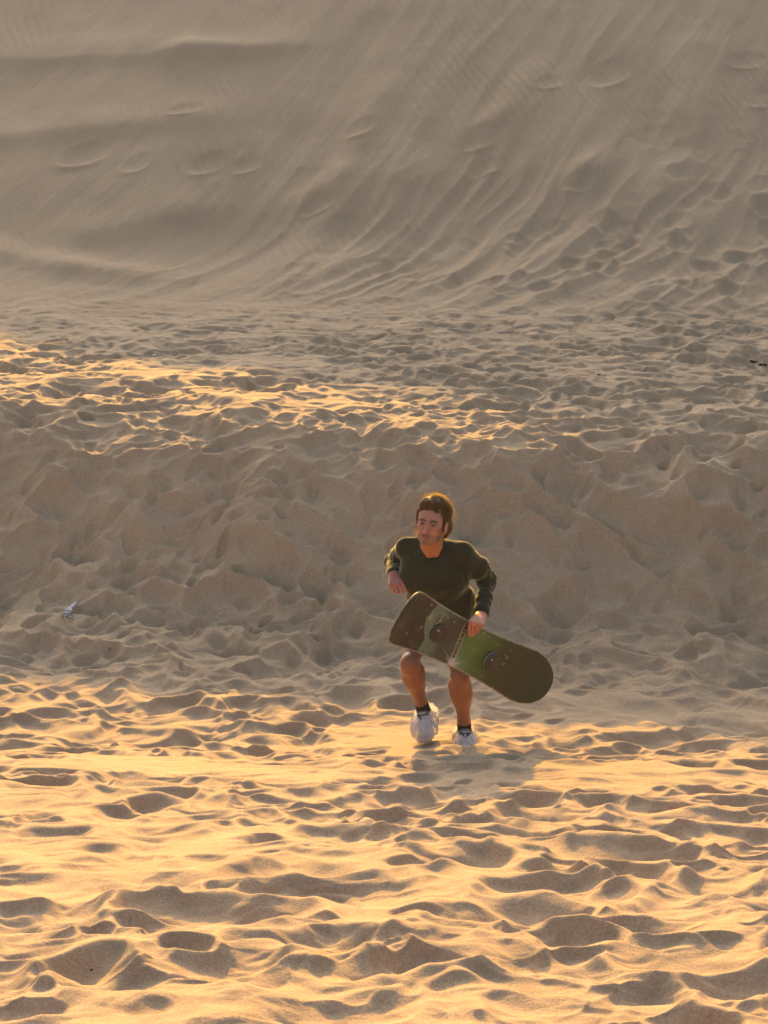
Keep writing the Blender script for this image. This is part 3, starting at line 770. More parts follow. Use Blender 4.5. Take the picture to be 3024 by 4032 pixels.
C_ = np.concatenate([face_cols(hv), hand_c, leg_c, np.tile(A((0.4, 0.2, 0.12)), (len(tv), 1))])
body = part(build_mesh('body', V, Q, M_skin, None, C_))

# eyes
for sx in (-1, 1):
    s = SDF(H(sx*0.031, 0.078, 0.0)-0.02, H(sx*0.031, 0.078, 0.0)+0.02, 0.0012)
    s.ell(H(sx*0.031, 0.0782, -0.0005), (0.0108, 0.0080, 0.0044), HM, 0.002); v, q = s.mesh()
    l = Hl(v); d = np.hypot(l[:, 0]-sx*0.031+0.002, l[:, 2]+0.0005)
    cc = np.where((d < 0.0072)[:, None], A((0.025, 0.020, 0.016)), A((0.22, 0.17, 0.15)))
    eo = build_mesh('eye', v, q, M_eye2 if 'M_eye2' in globals() else M_skin, None, cc); part(eo)

# ------------------------------------------------------------------ hair
def hair_mesh():
    s = SDF(hedc-0.19, hedc+0.20, 0.0034)
    e = lambda c, r, k=0.012, sub=False: s.ell(H(*c), A(r)*HS, HM, k, sub)
    e((0.0, -0.024, 0.062), (0.084, 0.100, 0.084)); e((0.010, -0.060, 0.0), (0.084, 0.066, 0.080), 0.03)
    e((0, 0.022, 0.102), (0.064, 0.060, 0.036), 0.02)
    e((0.062, -0.042, -0.025), (0.032, 0.038, 0.052), 0.02); e((-0.050, -0.050, -0.030), (0.030, 0.036, 0.050), 0.02)
    e((0.071, 0.012, 0.040), (0.013, 0.026, 0.040), 0.012); e((-0.071, 0.012, 0.035), (0.012, 0.024, 0.040), 0.012)
    e((0, 0.075, 0.030), (0.064, 0.050, 0.052), 0.012, True)
    for sx in (-1, 1): e((sx*0.092, 0.002, -0.012), (0.028, 0.034, 0.040), 0.008, True)
    e((0, 0.075, -0.06), (0.09, 0.085, 0.09), 0.012, True)
    def comb(x, y, z):
        l = Hl(np.stack([x, y, z], -1)); w = l[..., 0]*0.75+l[..., 1]*1.0+0.3*l[..., 2]; u = l[..., 0]*1.0-l[..., 1]*0.75
        return 0.0075*perlin(u*38, w*10+l[..., 2]*8, 707) + 0.0040*perlin(u*70+2*perlin(w*20, u*20, 702), w*13+l[..., 2]*14, 700) + 0.0025*perlin(u*150, w*25+l[..., 2]*30, 701) + 0.003*noise3(x, y, z, 30, 705)
    s.warp(comb)
    P1 = s.mesh()
    rnd = random.Random(5); parts = [P1]
    def strand(p, d, L, curl, r=0.0011, n=7, grav=0.35):
        pts = [A(p)]; d = A(d)/np.linalg.norm(d)
        for i in range(n):
            d = d + A((rnd.gauss(0, curl), rnd.gauss(0, curl), rnd.gauss(0, curl))) - hZ*grav*0.12
            d /= np.linalg.norm(d); pts.append(pts[-1]+d*L/n)
        rad = [r*(1-0.85*(i/n)**1.5) for i in range(n+1)]
        parts.append(tube(pts, rad, 3))
    # tufts swept back from the forehead over the crown, then down the sides and the nape
    for i in range(2200):
        th = rnd.uniform(-1.0, 1.0); ph = rnd.uniform(-0.35, 1.0)
        x = 0.080*math.sin(th*1.45); yy_ = 0.070 - 0.165*(ph*0.5+0.3) ; 
        a = th*1.45; b = rnd.uniform(-0.5, 1.35)
        nrm_ = A((math.sin(a), -math.sin(b)*math.cos(a)*1.0, math.cos(b)*math.cos(a)))
        c = A((0.0, -0.026, 0.060)); loc = c + nrm_*A((0.083, 0.099, 0.085))*rnd.uniform(0.985, 1.02)
        if loc[2] < 0.035 and loc[1] > 0.02: continue
        if loc[1] > 0.055 and loc[2] < 0.100: continue
        tang = A((0.75, -0.55, -0.1)) ; tang = tang - nrm_*(tang@nrm_)
        if loc[2] < 0.06: tang = tang*0.6 + A((0, -0.35, -0.8)); tang = tang - nrm_*(tang@nrm_)*0.8
        dW = hX*tang[0]+hF*tang[1]+hZ*tang[2] + 0.03*(hX*nrm_[0]+hF*nrm_[1]+hZ*nrm_[2])
        strand(H(*loc), dW, rnd.uniform(0.030, 0.060), 0.10, rnd.uniform(0.0008, 0.0016), 6)
    for i in range(1500):                                                      # light fluff over the crown that catches the sun
        a = rnd.uniform(-1.05, 1.05); b = rnd.uniform(-0.3, 1.15)
        nrm_ = A((math.sin(a), -math.sin(b)*math.cos(a), math.cos(b)*math.cos(a)))
        loc = A((0, -0.022, 0.060)) + nrm_*A((0.084, 0.100, 0.086)); t_ = A((0.9, rnd.uniform(-0.7, 0.2), 0.1)); t_ = t_-nrm_*(t_@nrm_); t_ = t_ + nrm_*(rnd.uniform(0.15, 0.55) if b < 0.5 else rnd.uniform(0.02, 0.18))
        strand(H(*loc), hX*t_[0]+hF*t_[1]+hZ*t_[2], rnd.uniform(0.018, 0.038), 0.16, rnd.uniform(0.0007, 0.0012), 5, 1.0)
    # the fringe falling on the forehead, swept to his left
    for i in range(90):
        x0 = rnd.uniform(-0.030, 0.045); strand(H(x0, 0.064+rnd.uniform(-0.01, 0.006), 0.092+rnd.uniform(-0.006, 0.008)), hF*0.25+hX*rnd.uniform(0.5, 1.1)-hZ*rnd.uniform(0.5, 0.9), rnd.uniform(0.018, 0.042)*(1.2-abs(x0-0.0)*8), 0.10, 0.0015, 6, 0.8)
    for i in range(70):                                                        # left side and nape ends
        sx = 1 if i % 3 else -1
        strand(H(sx*rnd.uniform(0.045, 0.078), rnd.uniform(-0.08, -0.025), rnd.uniform(-0.07, -0.02)), -hZ*1.0+hX*sx*rnd.uniform(0, 0.5)+hF*rnd.uniform(-0.3, 0.3), rnd.uniform(0.02, 0.045), 0.22, 0.0012, 6, 0.6)
    for i in range(26):                                                        # loose hairs blown to the right
        strand(H(0.076, rnd.uniform(-0.07, 0.0), rnd.uniform(-0.02, 0.09)), hX*1.0+hZ*rnd.uniform(-0.15, 0.35)-hF*0.2, rnd.uniform(0.02, 0.062), 0.14, 0.0008, 7, -0.1)
    for i in range(8):
        strand(H(-0.072, rnd.uniform(-0.04, 0.01), rnd.uniform(-0.075, -0.045)), -hX*1.0-hZ*rnd.uniform(-0.1, 0.3), rnd.uniform(0.015, 0.03), 0.12, 0.0007, 5, 0)
    for i in range(60):
        a = rnd.uniform(-1.0, 1.0); strand(H(0.078*math.sin(a), -0.02+rnd.uniform(-0.03, 0.03), 0.060+0.080*math.cos(a)), hX*(math.sin(a)+0.5)+hZ*math.cos(a)*0.5-hF*0.3, rnd.uniform(0.012, 0.030), 0.25, 0.0007, 5, 0.4)
    v, q = join(parts); return v, q, len(P1[1])
v, q, nshell = hair_mesh()
ho = part(build_mesh('hair', v, q, M_hair)); ho.data.materials.append(M_hair_shell)
mi_ = np.zeros(len(q), np.int32); mi_[:nshell] = 1; ho.data.polygons.foreach_set('material_index', mi_)

# ------------------------------------------------------------------ clothes
def shirt():
    lo = np.minimum.reduce([pel, nck, elR, elL, shR, wrL, wrR])-0.15; hi = np.maximum.reduce([pel, nck, elR, elL, shL])+0.14
    s = SDF(lo, hi, 0.0038)
    ch = A(P(1712, 2255, nck[1]+0.045)); wa = A(P(1737, 2370, pel[1]-0.10)); he = A(P(1741, 2475, pel[1]-0.03))
    s.oval(he, wa, (1, 0.0, 0), (0.160, 0.115), (0.158, 0.110), 0.05)
    s.oval(wa, ch, (1, -0.1, 0), (0.156, 0.110), (0.158, 0.112), 0.06)
    s.oval(ch, nck+A((0.012, 0.050, -0.085)), (1, -0.15, 0), (0.158, 0.112), (0.140, 0.075), 0.06)
    # trapezius, upper chest and shoulders
    s.ell(nck+A((0.008, 0.022, -0.095)), (0.152, 0.085, 0.085), None, 0.05)
    s.cap(nck+A((0.030, 0.040, 0.006)), shL+A((-0.016, 0.012, -0.008)), 0.034, 0.042, 0.035)
    s.cap(nck+A((-0.028, 0.040, 0.006)), shR+A((0.030, 0.004, -0.008)), 0.034, 0.038, 0.045)
    # sleeves
    uL = shL*0.45+elL*0.55
    s.cap(shL+A((-0.010, 0, -0.018)), uL, 0.048, 0.052, 0.05); s.cap(uL, elL, 0.054, 0.045, 0.02); s.cap(elL, elL*0.45+wrL*0.55, 0.045, 0.041, 0.016)
    s.cap(elL*0.45+wrL*0.55, elL*0.06+wrL*0.94, 0.041, 0.039, 0.010)
    s.cap(shR+A((0.016, 0, -0.016)), elR, 0.038, 0.039, 0.035); s.cap(elR, elR*0.5+wrR*0.5, 0.041, 0.038, 0.012); s.cap(elR*0.5+wrR*0.5, elR*0.08+wrR*0.92, 0.038, 0.034, 0.008)
    # the neckline: where the cloth meets an upright oval tube round the neck
    global collar_ring
    ax_ = A((0.0, -0.30, 1.0)); ax_ /= np.linalg.norm(ax_); rx_ = A((1, 0, 0)); ry_ = np.cross(ax_, rx_); ry_ = -ry_ if ry_[1] > 0 else ry_
    c0 = nck + A((0.0, -0.012, 0.0)); RX, RY = 0.0585, 0.062; collar_ring = []
    for i in range(40):
        a_ = 2*PI*i/40; base = c0 + rx_*RX*math.sin(a_) + ry_*RY*math.cos(a_); hit = None
        for k in range(90):
            p = base + ax_*(0.10-0.0022*k); gi = np.round((p-s.lo)/s.h).astype(int)
            if (gi < 0).any() or (gi >= s.n).any(): continue
            if s.F[tuple(gi)] < 0: hit = p; break
        collar_ring.append(hit if hit is not None else base - ax_*0.02)
    collar_ring = np.array(collar_ring)
    hh_ = (collar_ring-c0)@ax_; an2 = 2*PI*np.arange(40)/40; B_ = np.stack([np.ones(40), np.cos(an2), np.sin(an2), np.cos(2*an2)], 1)
    co_ = np.linalg.lstsq(B_, hh_, rcond=None)[0]; fit = B_@co_
    collar_ring = collar_ring + ax_*((fit-hh_)*0.9)[:, None]
    def tub(X, Y, Z):
        x, y, z = X-c0[0], Y-c0[1], Z-c0[2]
        u = (x*rx_[0]+y*rx_[1]+z*rx_[2])/RX; w_ = (x*ry_[0]+y*ry_[1]+z*ry_[2])/RY; h_ = x*ax_[0]+y*ax_[1]+z*ax_[2]
        return np.maximum((np.sqrt(u*u+w_*w_)-1)*RX, -0.075-h_)
    s.add(tub, c0-0.16, c0+0.16, 0.003, True)
    axL = (wrL-elL)/np.linalg.norm(wrL-elL); axR = (wrR-elR)/np.linalg.norm(wrR-elR)
    def folds(x, y, z):
        p = np.stack([x, y, z], -1)
        d = 0.0030*noise3(x, y, z, 11, 800) + 0.0015*noise3(x, y, z, 26, 805)
        for el, ax, sh, a0 in ((elL, axL, shL, 1.0), (elR, axR, shR, 0.8)):
            t = (p-el)@ax; r = np.linalg.norm((p-el)-t[..., None]*ax, axis=-1)
            on = (r < 0.075)*(t > -0.02)*sstep(0.27, 0.20, t)
            ang = np.arctan2((p-el)[..., 0], (p-el)[..., 1])
            d = d + a0*on*0.0050*(1-2*np.abs(perlin(t*24+0.8*np.sin(ang+1), ang*0.9+t*5, 811)))
            ux = (el-sh)/np.linalg.norm(el-sh); t2 = (p-sh)@ux; r2 = np.linalg.norm((p-sh)-t2[..., None]*ux, axis=-1)
            on2 = (r2 < 0.09)*(t2 > 0.07)*(t2 < 0.28)
            d = d + on2*0.0045*(1-2*np.abs(perlin(t2*13+1.2*np.sin(ang), ang*0.8, 813)))
        # soft drapes from the armpits across the belly
        q = (x-nck[0]); d = d + 0.0045*np.sin(34*(z-0.9*np.abs(q-0.02)) + 3*perlin(x*6, z*6, 815))*sstep(nck[2]-0.16, nck[2]-0.30, z)*(np.abs(q-0.03) < 0.17)*0.7
        d = d + 0.004*np.exp(-((x-shR[0]-0.045-0.35*(shR[2]-z))/0.012)**2)*sstep(shR[2]-0.20, shR[2]-0.04, z)*(z < shR[2]+0.02)*(x < nck[0])
        d = d + 0.006*np.exp(-((x-shL[0]+0.020-0.10*(shL[2]-z))/0.010)**2)*sstep(shL[2]-0.22, shL[2]-0.10, z)*(z < shL[2]-0.03)
        return d
    s.warp(folds)
    return s.mesh()
v, q = shirt(); part(build_mesh('long_sleeved_top', v, q, M_shirt))
# ribbed collar (follows the cut edge of the top), cuffs
arr = collar_ring
v2, q2 = tube(list(arr), 0.0095, 8, True); part(build_mesh('collar', v2, q2, M_rib))
def cuff(el, wr, f0, f1, r):
    ax = wr-el; pts = [el+ax*(f0+(f1-f0)*k/5) for k in range(6)]
    v, q = tube(pts, [r*0.99, r*1.05, r*1.04, r*1.04, r*1.03, r*0.96], 20); part(build_mesh('cuff', v, q, M_rib))
cuff(elL, wrL, 0.82, 1.02, 0.040); cuff(elR, wrR, 0.82, 0.99, 0.036)

def shorts():
    s = SDF(pel-0.30, pel+0.30, 0.006)
    s.oval(pel+A((0, 0, 0.05)), pel-A((0, 0, 0.03)), (1, 0, 0), (0.130, 0.095), (0.135, 0.100), 0.04)
    for hp, kn in ((hipL, kneL), (hipR, kneR)): s.cap(hp, hp+(kn-hp)*0.27, 0.088, 0.080, 0.03)
    s.warp(lambda x, y, z: 0.004*noise3(x, y, z, 14, 820)); return s.mesh()
v, q = shorts(); part(build_mesh('shorts', v, q, M_shorts))

def sock(an, kn, up):
    ax = (kn-an)/np.linalg.norm(kn-an)
    s = SDF(an-0.12, an+0.16, 0.003); s.cap(an-ax*0.03, an+ax*up, 0.0375, 0.0365, 0.01)
    s.warp(lambda x, y, z: 0.0015*noise3(x, y, z, 40, 830)); return s.mesh()
v, q = sock(ankL, kneL, 0.040); part(build_mesh('sock', v, q, M_sock))
v, q = sock(ankR, kneR, 0.060); part(build_mesh('sock', v, q, M_sock))

# ------------------------------------------------------------------ shoes inside thin plastic bags
def foot(an, toe, width_dir, bag_r, hole_r, seed, bag_h=1.0):
    """an ankle, toe tip; shoe built along an->toe, bag around it"""
    an = A(an); f = A(toe)-an
    up = A((0, 0, 1)) if seed == 1 else (kneR-ankR)/np.linalg.norm(kneR-ankR)
    f0 = f/np.linalg.norm(f)
    w = A(width_dir) - f0*(A(width_dir)@f0); w /= np.linalg.norm(w)
    n = np.cross(w, f0); n = n if n@up > 0 else -n                                # up from the shoe
    heel = an - f0*0.055 - n*0.050; ball = an + f0*0.125 - n*0.062; tp = an + f0*0.190 - n*0.064
    s = SDF(np.minimum.reduce([heel, tp, an])-0.09, np.maximum.reduce([heel, tp, an])+0.09, 0.003)
    s.cap(heel, ball, 0.038, 0.042, 0.02); s.cap(ball, tp, 0.042, 0.034, 0.02); s.cap(an - n*0.02, an+f0*0.08-n*0.045, 0.040, 0.036, 0.03)
    s.cap(an-f0*0.03-n*0.02, an-f0*0.035+n*0.016, 0.030, 0.028, 0.02)
    base = an - n*0.098
    s.add(lambda X, Y, Z: -((X-base[0])*n[0]+(Y-base[1])*n[1]+(Z-base[2])*n[2]), np.minimum(heel, tp)-0.08, np.maximum(heel, tp)+0.08, 0.006, False) if False else None
    sh = build_mesh('shoe', *s.mesh(), M_shoe); part(sh)
    # tongue top with a label, laces, small trim
    tc = an + f0*0.052 - n*0.004
    bits = []
    t2 = SDF(tc-0.06, tc+0.06, 0.0026); t2.ell(tc, (0.028, 0.012, 0.026), np.stack([w, f0*0.75+n*0.6, n*0.75-f0*0.6]), 0.005)
    to = build_mesh('tongue', *t2.mesh(), M_shoe); to.parent = sh
    for k in range(4):
        c = an + f0*(0.060+0.018*k) - n*(0.0065+0.0085*k); hw = 0.024-0.002*k
        for sg in (-1, 1): bits.append(tube([c-w*hw*sg, c+n*0.004+f0*0.006, c+w*hw*sg+f0*0.014], 0.0030, 6))
    c = an + f0*0.062 + n*0.002
    for sg in (-1, 1):
        lp = [c + w*sg*(0.004+0.022*math.sin(a)) + f0*(0.010+0.014*(1-math.cos(a))) - n*0.004*a/3 for a in np.linspace(0.2, 2.9, 9)]
        bits.append(tube(lp, 0.0022, 6))
    lo_ = build_mesh('laces', *join(bits), M_lace); lo_.parent = sh
    c = an + f0*0.085 - n*0.006
    tr = build_mesh('lace_tab', *tube([c-f0*0.002, c+f0*0.022-n*0.008], 0.0048, 6), M_logo); tr.parent = sh
    c = tc + f0*0.010 + n*0.008
    tr = build_mesh('tongue_label', *tube([c-w*0.016, c+w*0.016], 0.0045, 6), M_logo); tr.parent = sh
    # the bag
    b = SDF(np.minimum.reduce([heel, tp, an])-0.13, np.maximum.reduce([heel, tp, an])+0.13, 0.003)
    b.cap(heel+n*0.006, ball+n*0.004, bag_r, bag_r*1.04, 0.02); b.cap(ball+n*0.004, tp-f0*0.004, bag_r*1.02, bag_r*0.80, 0.02)
    b.cap(an-f0*0.020-n*0.022, an+f0*0.04-n*0.03, bag_r*0.86, bag_r*0.96, 0.03)
    b.cap(an-f0*0.040-n*0.01, an-f0*0.042+n*0.020*bag_h, bag_r*0.62, bag_r*0.50, 0.02)
    hc = an + f0*0.045 + n*0.012
    def wr_(x, y, z):
        p = np.stack([x, y, z], -1)-hc; a = np.arctan2(p@w, p@f0); r = np.linalg.norm(p - (p@n)[..., None]*n, axis=-1)
        rid = 1-2.4*np.abs(perlin(a*4.5+seed*7+1.2*perlin(x*18, z*18, 841), r*7, 840+seed)); rid2 = 1-2.4*np.abs(perlin(a*9+seed*3, r*14, 844+seed))
        return -(0.0052*rid + 0.0026*rid2)*np.clip(0.35+r*7, 0, 1.2) + 0.0015*noise3(x, y, z, 24, 842+seed)
    b.warp(wr_)
    bv, bq = b.mesh()
    p = bv-hc; u_, f_, n_ = p@w, p@f0, p@n
    hole = ((u_/hole_r[0])**2 + ((f_ - 0.10*0)/hole_r[1])**2 < 1 - 0.0*f_) & (n_ > -0.030)
    vshape = (np.abs(u_) < np.clip(hole_r[0]*1.35*(1-(f_-0.0)/(hole_r[1]*1.7)), 0, 1)) & (f_ > -0.11) & (f_ < hole_r[1]*1.7) & (n_ > -0.05)
    kill = hole | vshape
    bq = bq[~kill[bq].any(1)]
    bo = build_mesh('shoe_bag', bv, bq, M_bag)
    tag(bo, 'crumpled white plastic bag over the shoe')
    return part(bo)
gL = ankL - A((0, 0, 0.095))
foot(ankL, ankL + A((0.000, -0.245, -0.010)), (1, 0, 0), 0.0555, (0.036, 0.068), 1)
toeR = A(P(1650, 2852, ankR[1]-0.24))
foot(ankR, toeR, (1, 0.25, 0.25), 0.0600, (0.040, 0.074), 2, -0.8)

# ring on the finger holding the board
rc = ring_c; ax = (on_board(1880, 2491, 0.0145)-KL[3]); ax /= np.linalg.norm(ax)
a1 = np.cross(ax, A((0.2, 0.3, 1))); a1 /= np.linalg.norm(a1); a2 = np.cross(ax, a1)
rp = [(KL[2]*0.45+on_board(1872, 2484, 0.023)*0.55) + 0.0098*(a1*math.cos(t)+a2*math.sin(t)) for t in np.linspace(0, 2*PI, 17)[:-1]]
part(build_mesh('finger_ring', *tube(rp, 0.0014, 6, True), M_ring))
# ------------------------------------------------------------------ the board
def build_board():
    root = empty('snowboard', tuple(bC)); tag(root, 'scuffed green and brown board with two round black discs carried by the man', 'snowboard')
    inv = Matrix.Translation(-root.location)
    NU, NV = 520, 110; HL = BL/2
    u = np.linspace(-1, 1, NU); 
    x = u*HL
    # half width: waist, wide ends, then rounded tips
    hw = 0.117 + 0.024*np.clip(np.abs(x)/(HL-0.15), 0, 1)**2
    tip = np.clip((np.abs(x)-(HL-0.17))/0.17, 0, 1)
    hw = hw*np.sqrt(np.clip(1-tip**3.0, 0, 1))
    lift = 0.085*np.clip((np.abs(x)-(HL-0.20))/0.20, 0, 1)**1.7 + 0.004*np.cos(x*PI/HL)*0
    v = np.linspace(-1, 1, NV)
    U, Vv = np.meshgrid(x, v, indexing='ij'); W = Vv*hw[:, None]; Lf = np.repeat(lift[:, None], NV, 1)
    top = bC + U[..., None]*bU + W[..., None]*bV + (Lf+0.0045)[..., None]*bN
    bot = bC + U[..., None]*bU + W[..., None]*bV + (Lf-0.0045)[..., None]*bN
    # graphics, in metres on the board
    C = np.zeros(U.shape+(3,)); a, b = U, W
    brown = A((0.036, 0.034, 0.028)); greyb = A((0.056, 0.055, 0.047)); olive = A((0.034, 0.044, 0.024)); green = A((0.085, 0.180, 0.040)); pale = A((0.130, 0.190, 0.135))
    def mixc(C, w, col): w = np.clip(w, 0, 1)[..., None]; return C*(1-w) + col*w
    C[:] = brown
    edge = [board_uv(*p) for p in ((1723, 2383), (1678, 2432), (1669, 2475), (1671, 2518), (1650, 2550))]
    edge.sort(key=lambda q: q[1]); eu = np.interp(b, [q[1] for q in edge], [q[0] for q in edge]) + 0.004*perlin(b*40, a*0+1.0, 3)
    t = a-eu
    C = mixc(C, sstep(0.0, 0.003, t), greyb)
    C = mixc(C, sstep(0.0, 0.003, t)*sstep(0.17, 0.02, t+0.03*perlin(a*20, b*20, 5)), pale)
    C = mixc(C, 0.8*np.exp(-(t/0.0035)**2), A((0.03, 0.045, 0.035)))
    su_t = board_uv(1842, 2453); su_b = board_uv(1775, 2612)
    sl = np.interp(b, [su_b[1], su_t[1]], [su_b[0], su_t[0]]); SW = 0.030
    t = a-sl
    C = mixc(C, (t > SW/2)*1.0, olive)
    C = mixc(C, (t > SW/2)*sstep(0.36, 0.03, t+0.05*perlin(a*7, b*7, 8)), green)
    C = mixc(C, (t > SW/2)*0.7*np.exp(-((t-0.02)/0.07)**2 - ((b+0.12)/0.07)**2), A((0.16, 0.27, 0.27)))
    C = mixc(C, (t > SW/2)*0.45*sstep(0.30, 0.0, t)*sstep(-0.1, 0.5, fbm(a*9+3, b*16, 33, 3)), A((0.150, 0.235, 0.110)))
    C = mixc(C, (t < -SW/2)*0.35*sstep(0.0, 0.6, fbm(a*8+9, b*12, 34, 3)), A((0.10, 0.115, 0.095)))
    strip = (np.abs(t) < SW/2)
    C = mixc(C, strip*1.0, A((0.22, 0.215, 0.16)))
    C = mixc(C, strip*sstep(-0.07, -0.082, b)*0.95, A((0.27, 0.33, 0.36)))
    C = mixc(C, strip*sstep(-0.05, -0.09, b)*0.5*(perlin(a*90, b*60, 12) > 0), A((0.5, 0.55, 0.55)))
    for e in (-1, 1): C = mixc(C, 0.9*np.exp(-((t-e*SW/2)/0.0022)**2), A((0.42, 0.44, 0.34)))
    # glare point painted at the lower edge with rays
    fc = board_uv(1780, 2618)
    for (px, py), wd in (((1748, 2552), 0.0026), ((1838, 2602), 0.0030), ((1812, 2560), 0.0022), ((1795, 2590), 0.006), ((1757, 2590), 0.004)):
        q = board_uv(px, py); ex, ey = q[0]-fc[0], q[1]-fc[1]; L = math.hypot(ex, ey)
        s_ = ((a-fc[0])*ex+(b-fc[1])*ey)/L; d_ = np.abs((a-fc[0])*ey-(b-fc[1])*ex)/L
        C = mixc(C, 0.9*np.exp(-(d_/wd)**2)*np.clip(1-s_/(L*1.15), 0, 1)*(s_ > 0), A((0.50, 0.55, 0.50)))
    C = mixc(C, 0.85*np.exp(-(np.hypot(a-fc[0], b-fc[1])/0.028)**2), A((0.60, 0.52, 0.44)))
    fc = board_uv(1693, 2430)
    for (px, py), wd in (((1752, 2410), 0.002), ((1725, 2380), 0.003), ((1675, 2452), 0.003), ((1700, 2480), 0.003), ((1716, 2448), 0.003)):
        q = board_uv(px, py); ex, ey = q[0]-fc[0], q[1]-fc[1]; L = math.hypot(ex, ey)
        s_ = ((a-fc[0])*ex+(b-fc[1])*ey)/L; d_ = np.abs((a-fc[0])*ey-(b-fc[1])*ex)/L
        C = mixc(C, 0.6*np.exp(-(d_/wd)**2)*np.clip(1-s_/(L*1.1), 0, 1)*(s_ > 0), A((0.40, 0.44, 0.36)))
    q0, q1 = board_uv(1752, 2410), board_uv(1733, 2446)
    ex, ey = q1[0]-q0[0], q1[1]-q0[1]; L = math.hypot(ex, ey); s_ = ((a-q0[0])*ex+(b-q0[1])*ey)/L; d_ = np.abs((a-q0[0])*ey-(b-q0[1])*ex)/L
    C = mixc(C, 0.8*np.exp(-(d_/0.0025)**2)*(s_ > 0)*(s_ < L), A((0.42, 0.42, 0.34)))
    # chips and scratches
    rnd = random.Random(11)
    spots = [(1604, 2495), (1700, 2382), (1765, 2433), (1757, 2425), (1905, 2495), (1962, 2540), (1926, 2508), (2012, 2562), (1997, 2590), (1984, 2615), (1990, 2580), (1900, 2665), (1868, 2640), (1723, 2455), (1660, 2470), (1678, 2490), (1733, 2448), (1790, 2450)]
    for px, py in spots:
        q = board_uv(px, py); C = mixc(C, 0.85*np.exp(-((a-q[0])/rnd.uniform(0.003, 0.006))**2-((b-q[1])/rnd.uniform(0.0025, 0.006))**2), A((0.46, 0.44, 0.33)))
    for k in range(60):
        qx, qy = rnd.uniform(-HL, HL), rnd.uniform(-0.13, 0.13)
        C = mixc(C, 0.5*np.exp(-((a-qx)/rnd.uniform(0.0015, 0.003))**2-((b-qy)/rnd.uniform(0.0015, 0.003))**2), A((0.36, 0.34, 0.26)))
    # worn edge
    ed = (hw[:, None]-np.abs(W)); wear = np.exp(-(ed/0.0035)**2)*(perlin(a*55, b*10, 21) > -0.35)
    C = mixc(C, 0.85*wear*(tip < 0.9)[:, None], A((0.40, 0.36, 0.25)))
    C = mixc(C, 0.35*(ed < 0.006)*(perlin(a*45, b*60, 22) > 0.45), A((0.42, 0.39, 0.29)))
    cq = board_uv(2126, 2729); C = mixc(C, ((np.hypot((a-cq[0])*1.0, (b-cq[1])*1.2)+0.006*perlin(a*80, b*80, 9)) < 0.020)*0.95, A((0.52, 0.36, 0.24)))
    C = mixc(C, 0.5*np.exp(-((np.abs(a)-(HL-0.10))/0.006)**2)*(a < 0), A((0.14, 0.11, 0.08)))
    Cb = np.zeros_like(C); Cb[:] = A((0.10, 0.10, 0.09))
    n = NU*NV; V = np.concatenate([top.reshape(-1, 3), bot.reshape(-1, 3)]); cols = np.concatenate([C.reshape(-1, 3), Cb.reshape(-1, 3)])
    idx = np.arange(n).reshape(NU, NV)
    qt = np.stack([idx[:-1, :-1], idx[1:, :-1], idx[1:, 1:], idx[:-1, 1:]], -1).reshape(-1, 4)
    qb = qt[:, ::-1]+n
    side = []
    for j in (0, NV-1):
        s_ = np.stack([idx[:-1, j], idx[1:, j], idx[1:, j]+n, idx[:-1, j]+n], -1); side.append(s_ if j else s_[:, ::-1])
    deck = build_mesh('deck', V, np.concatenate([qt, qb]+side), M_board, None, cols)
    deck.parent = root; deck.matrix_parent_inverse = inv
    # metal edge all round
    eps = []
    for sg in (1, -1):
        seq = range(NU) if sg == 1 else range(NU-1, -1, -1)
        for i in seq:
            if i % 4 == 0 or i in (0, NU-1): eps.append(bC + x[i]*bU + sg*hw[i]*bV + (lift[i]-0.002)*bN)
    ed_ = build_mesh('edge', *tube(eps, 0.0030, 6, True), M_edge); ed_.parent = root; ed_.matrix_parent_inverse = inv
    # discs
    for k, (px, py) in enumerate(((1727, 2492), (1933, 2604))):
        q = board_uv(px, py); c0 = bC + bU*q[0] + bV*q[1] + bN*0.0045
        rings = [(0.060, 0.0), (0.060, 0.010), (0.056, 0.014 if k == 0 else 0.022), (0.052, 0.014 if k == 0 else 0.022), (0.050, 0.012 if k == 0 else 0.019), (0.030, 0.012 if k == 0 else 0.019), (0.026, 0.015 if k == 0 else 0.022), (0.001, 0.015 if k == 0 else 0.022)]
        c0 = c0 - bN*0.0; NS = 40; V = []; Q = []
        sc = 0.72
        for r, h in rings:
            for j in range(NS):
                an = 2*PI*j/NS; rr = r*sc; V.append(c0 + bU*rr*math.cos(an)*1.15 + bV*rr*math.sin(an)*1.15 + bN*h)
        for i in range(len(rings)-1):
            for j in range(NS): Q.append((i*NS+j, i*NS+(j+1) % NS, (i+1)*NS+(j+1) % NS, (i+1)*NS+j))
        d = build_mesh('binding_disc', np.array(V), np.array(Q), M_disc); d.parent = root; d.matrix_parent_inverse = inv
        hh = rings[3][1]
        for j in range(3):
            an = 2*PI*j/3+0.6; c = c0 + (bU*math.cos(an)+bV*math.sin(an))*0.034*sc + bN*(rings[5][1]+0.001)
            bo = build_mesh('bolt', *tube([c-bN*0.004, c+bN*0.003, c+bN*0.0031], [0.0065, 0.006, 0.0005], 10), M_bolt if j == 1 else M_disc); bo.parent = d
            ta = an+1.05; c = c0 + (bU*math.cos(ta)+bV*math.sin(ta))*0.040*sc + bN*(rings[5][1])
            tp_ = (-bU*math.sin(ta)+bV*math.cos(ta)); 
            bo = build_mesh('rib', *tube([c-tp_*0.010, c+tp_*0.010], 0.0035, 6), M_disc); bo.parent = d
        if k == 1:
            pts = [c0 + (bU*math.cos(t)+bV*math.sin(t))*0.0500 + bN*0.006 for t in np.linspace(1.9, 4.2, 16)]
            bo = build_mesh('trim', *tube(pts, [0.002]+[0.0062]*14+[0.002], 8), M_gtrim); bo.parent = d
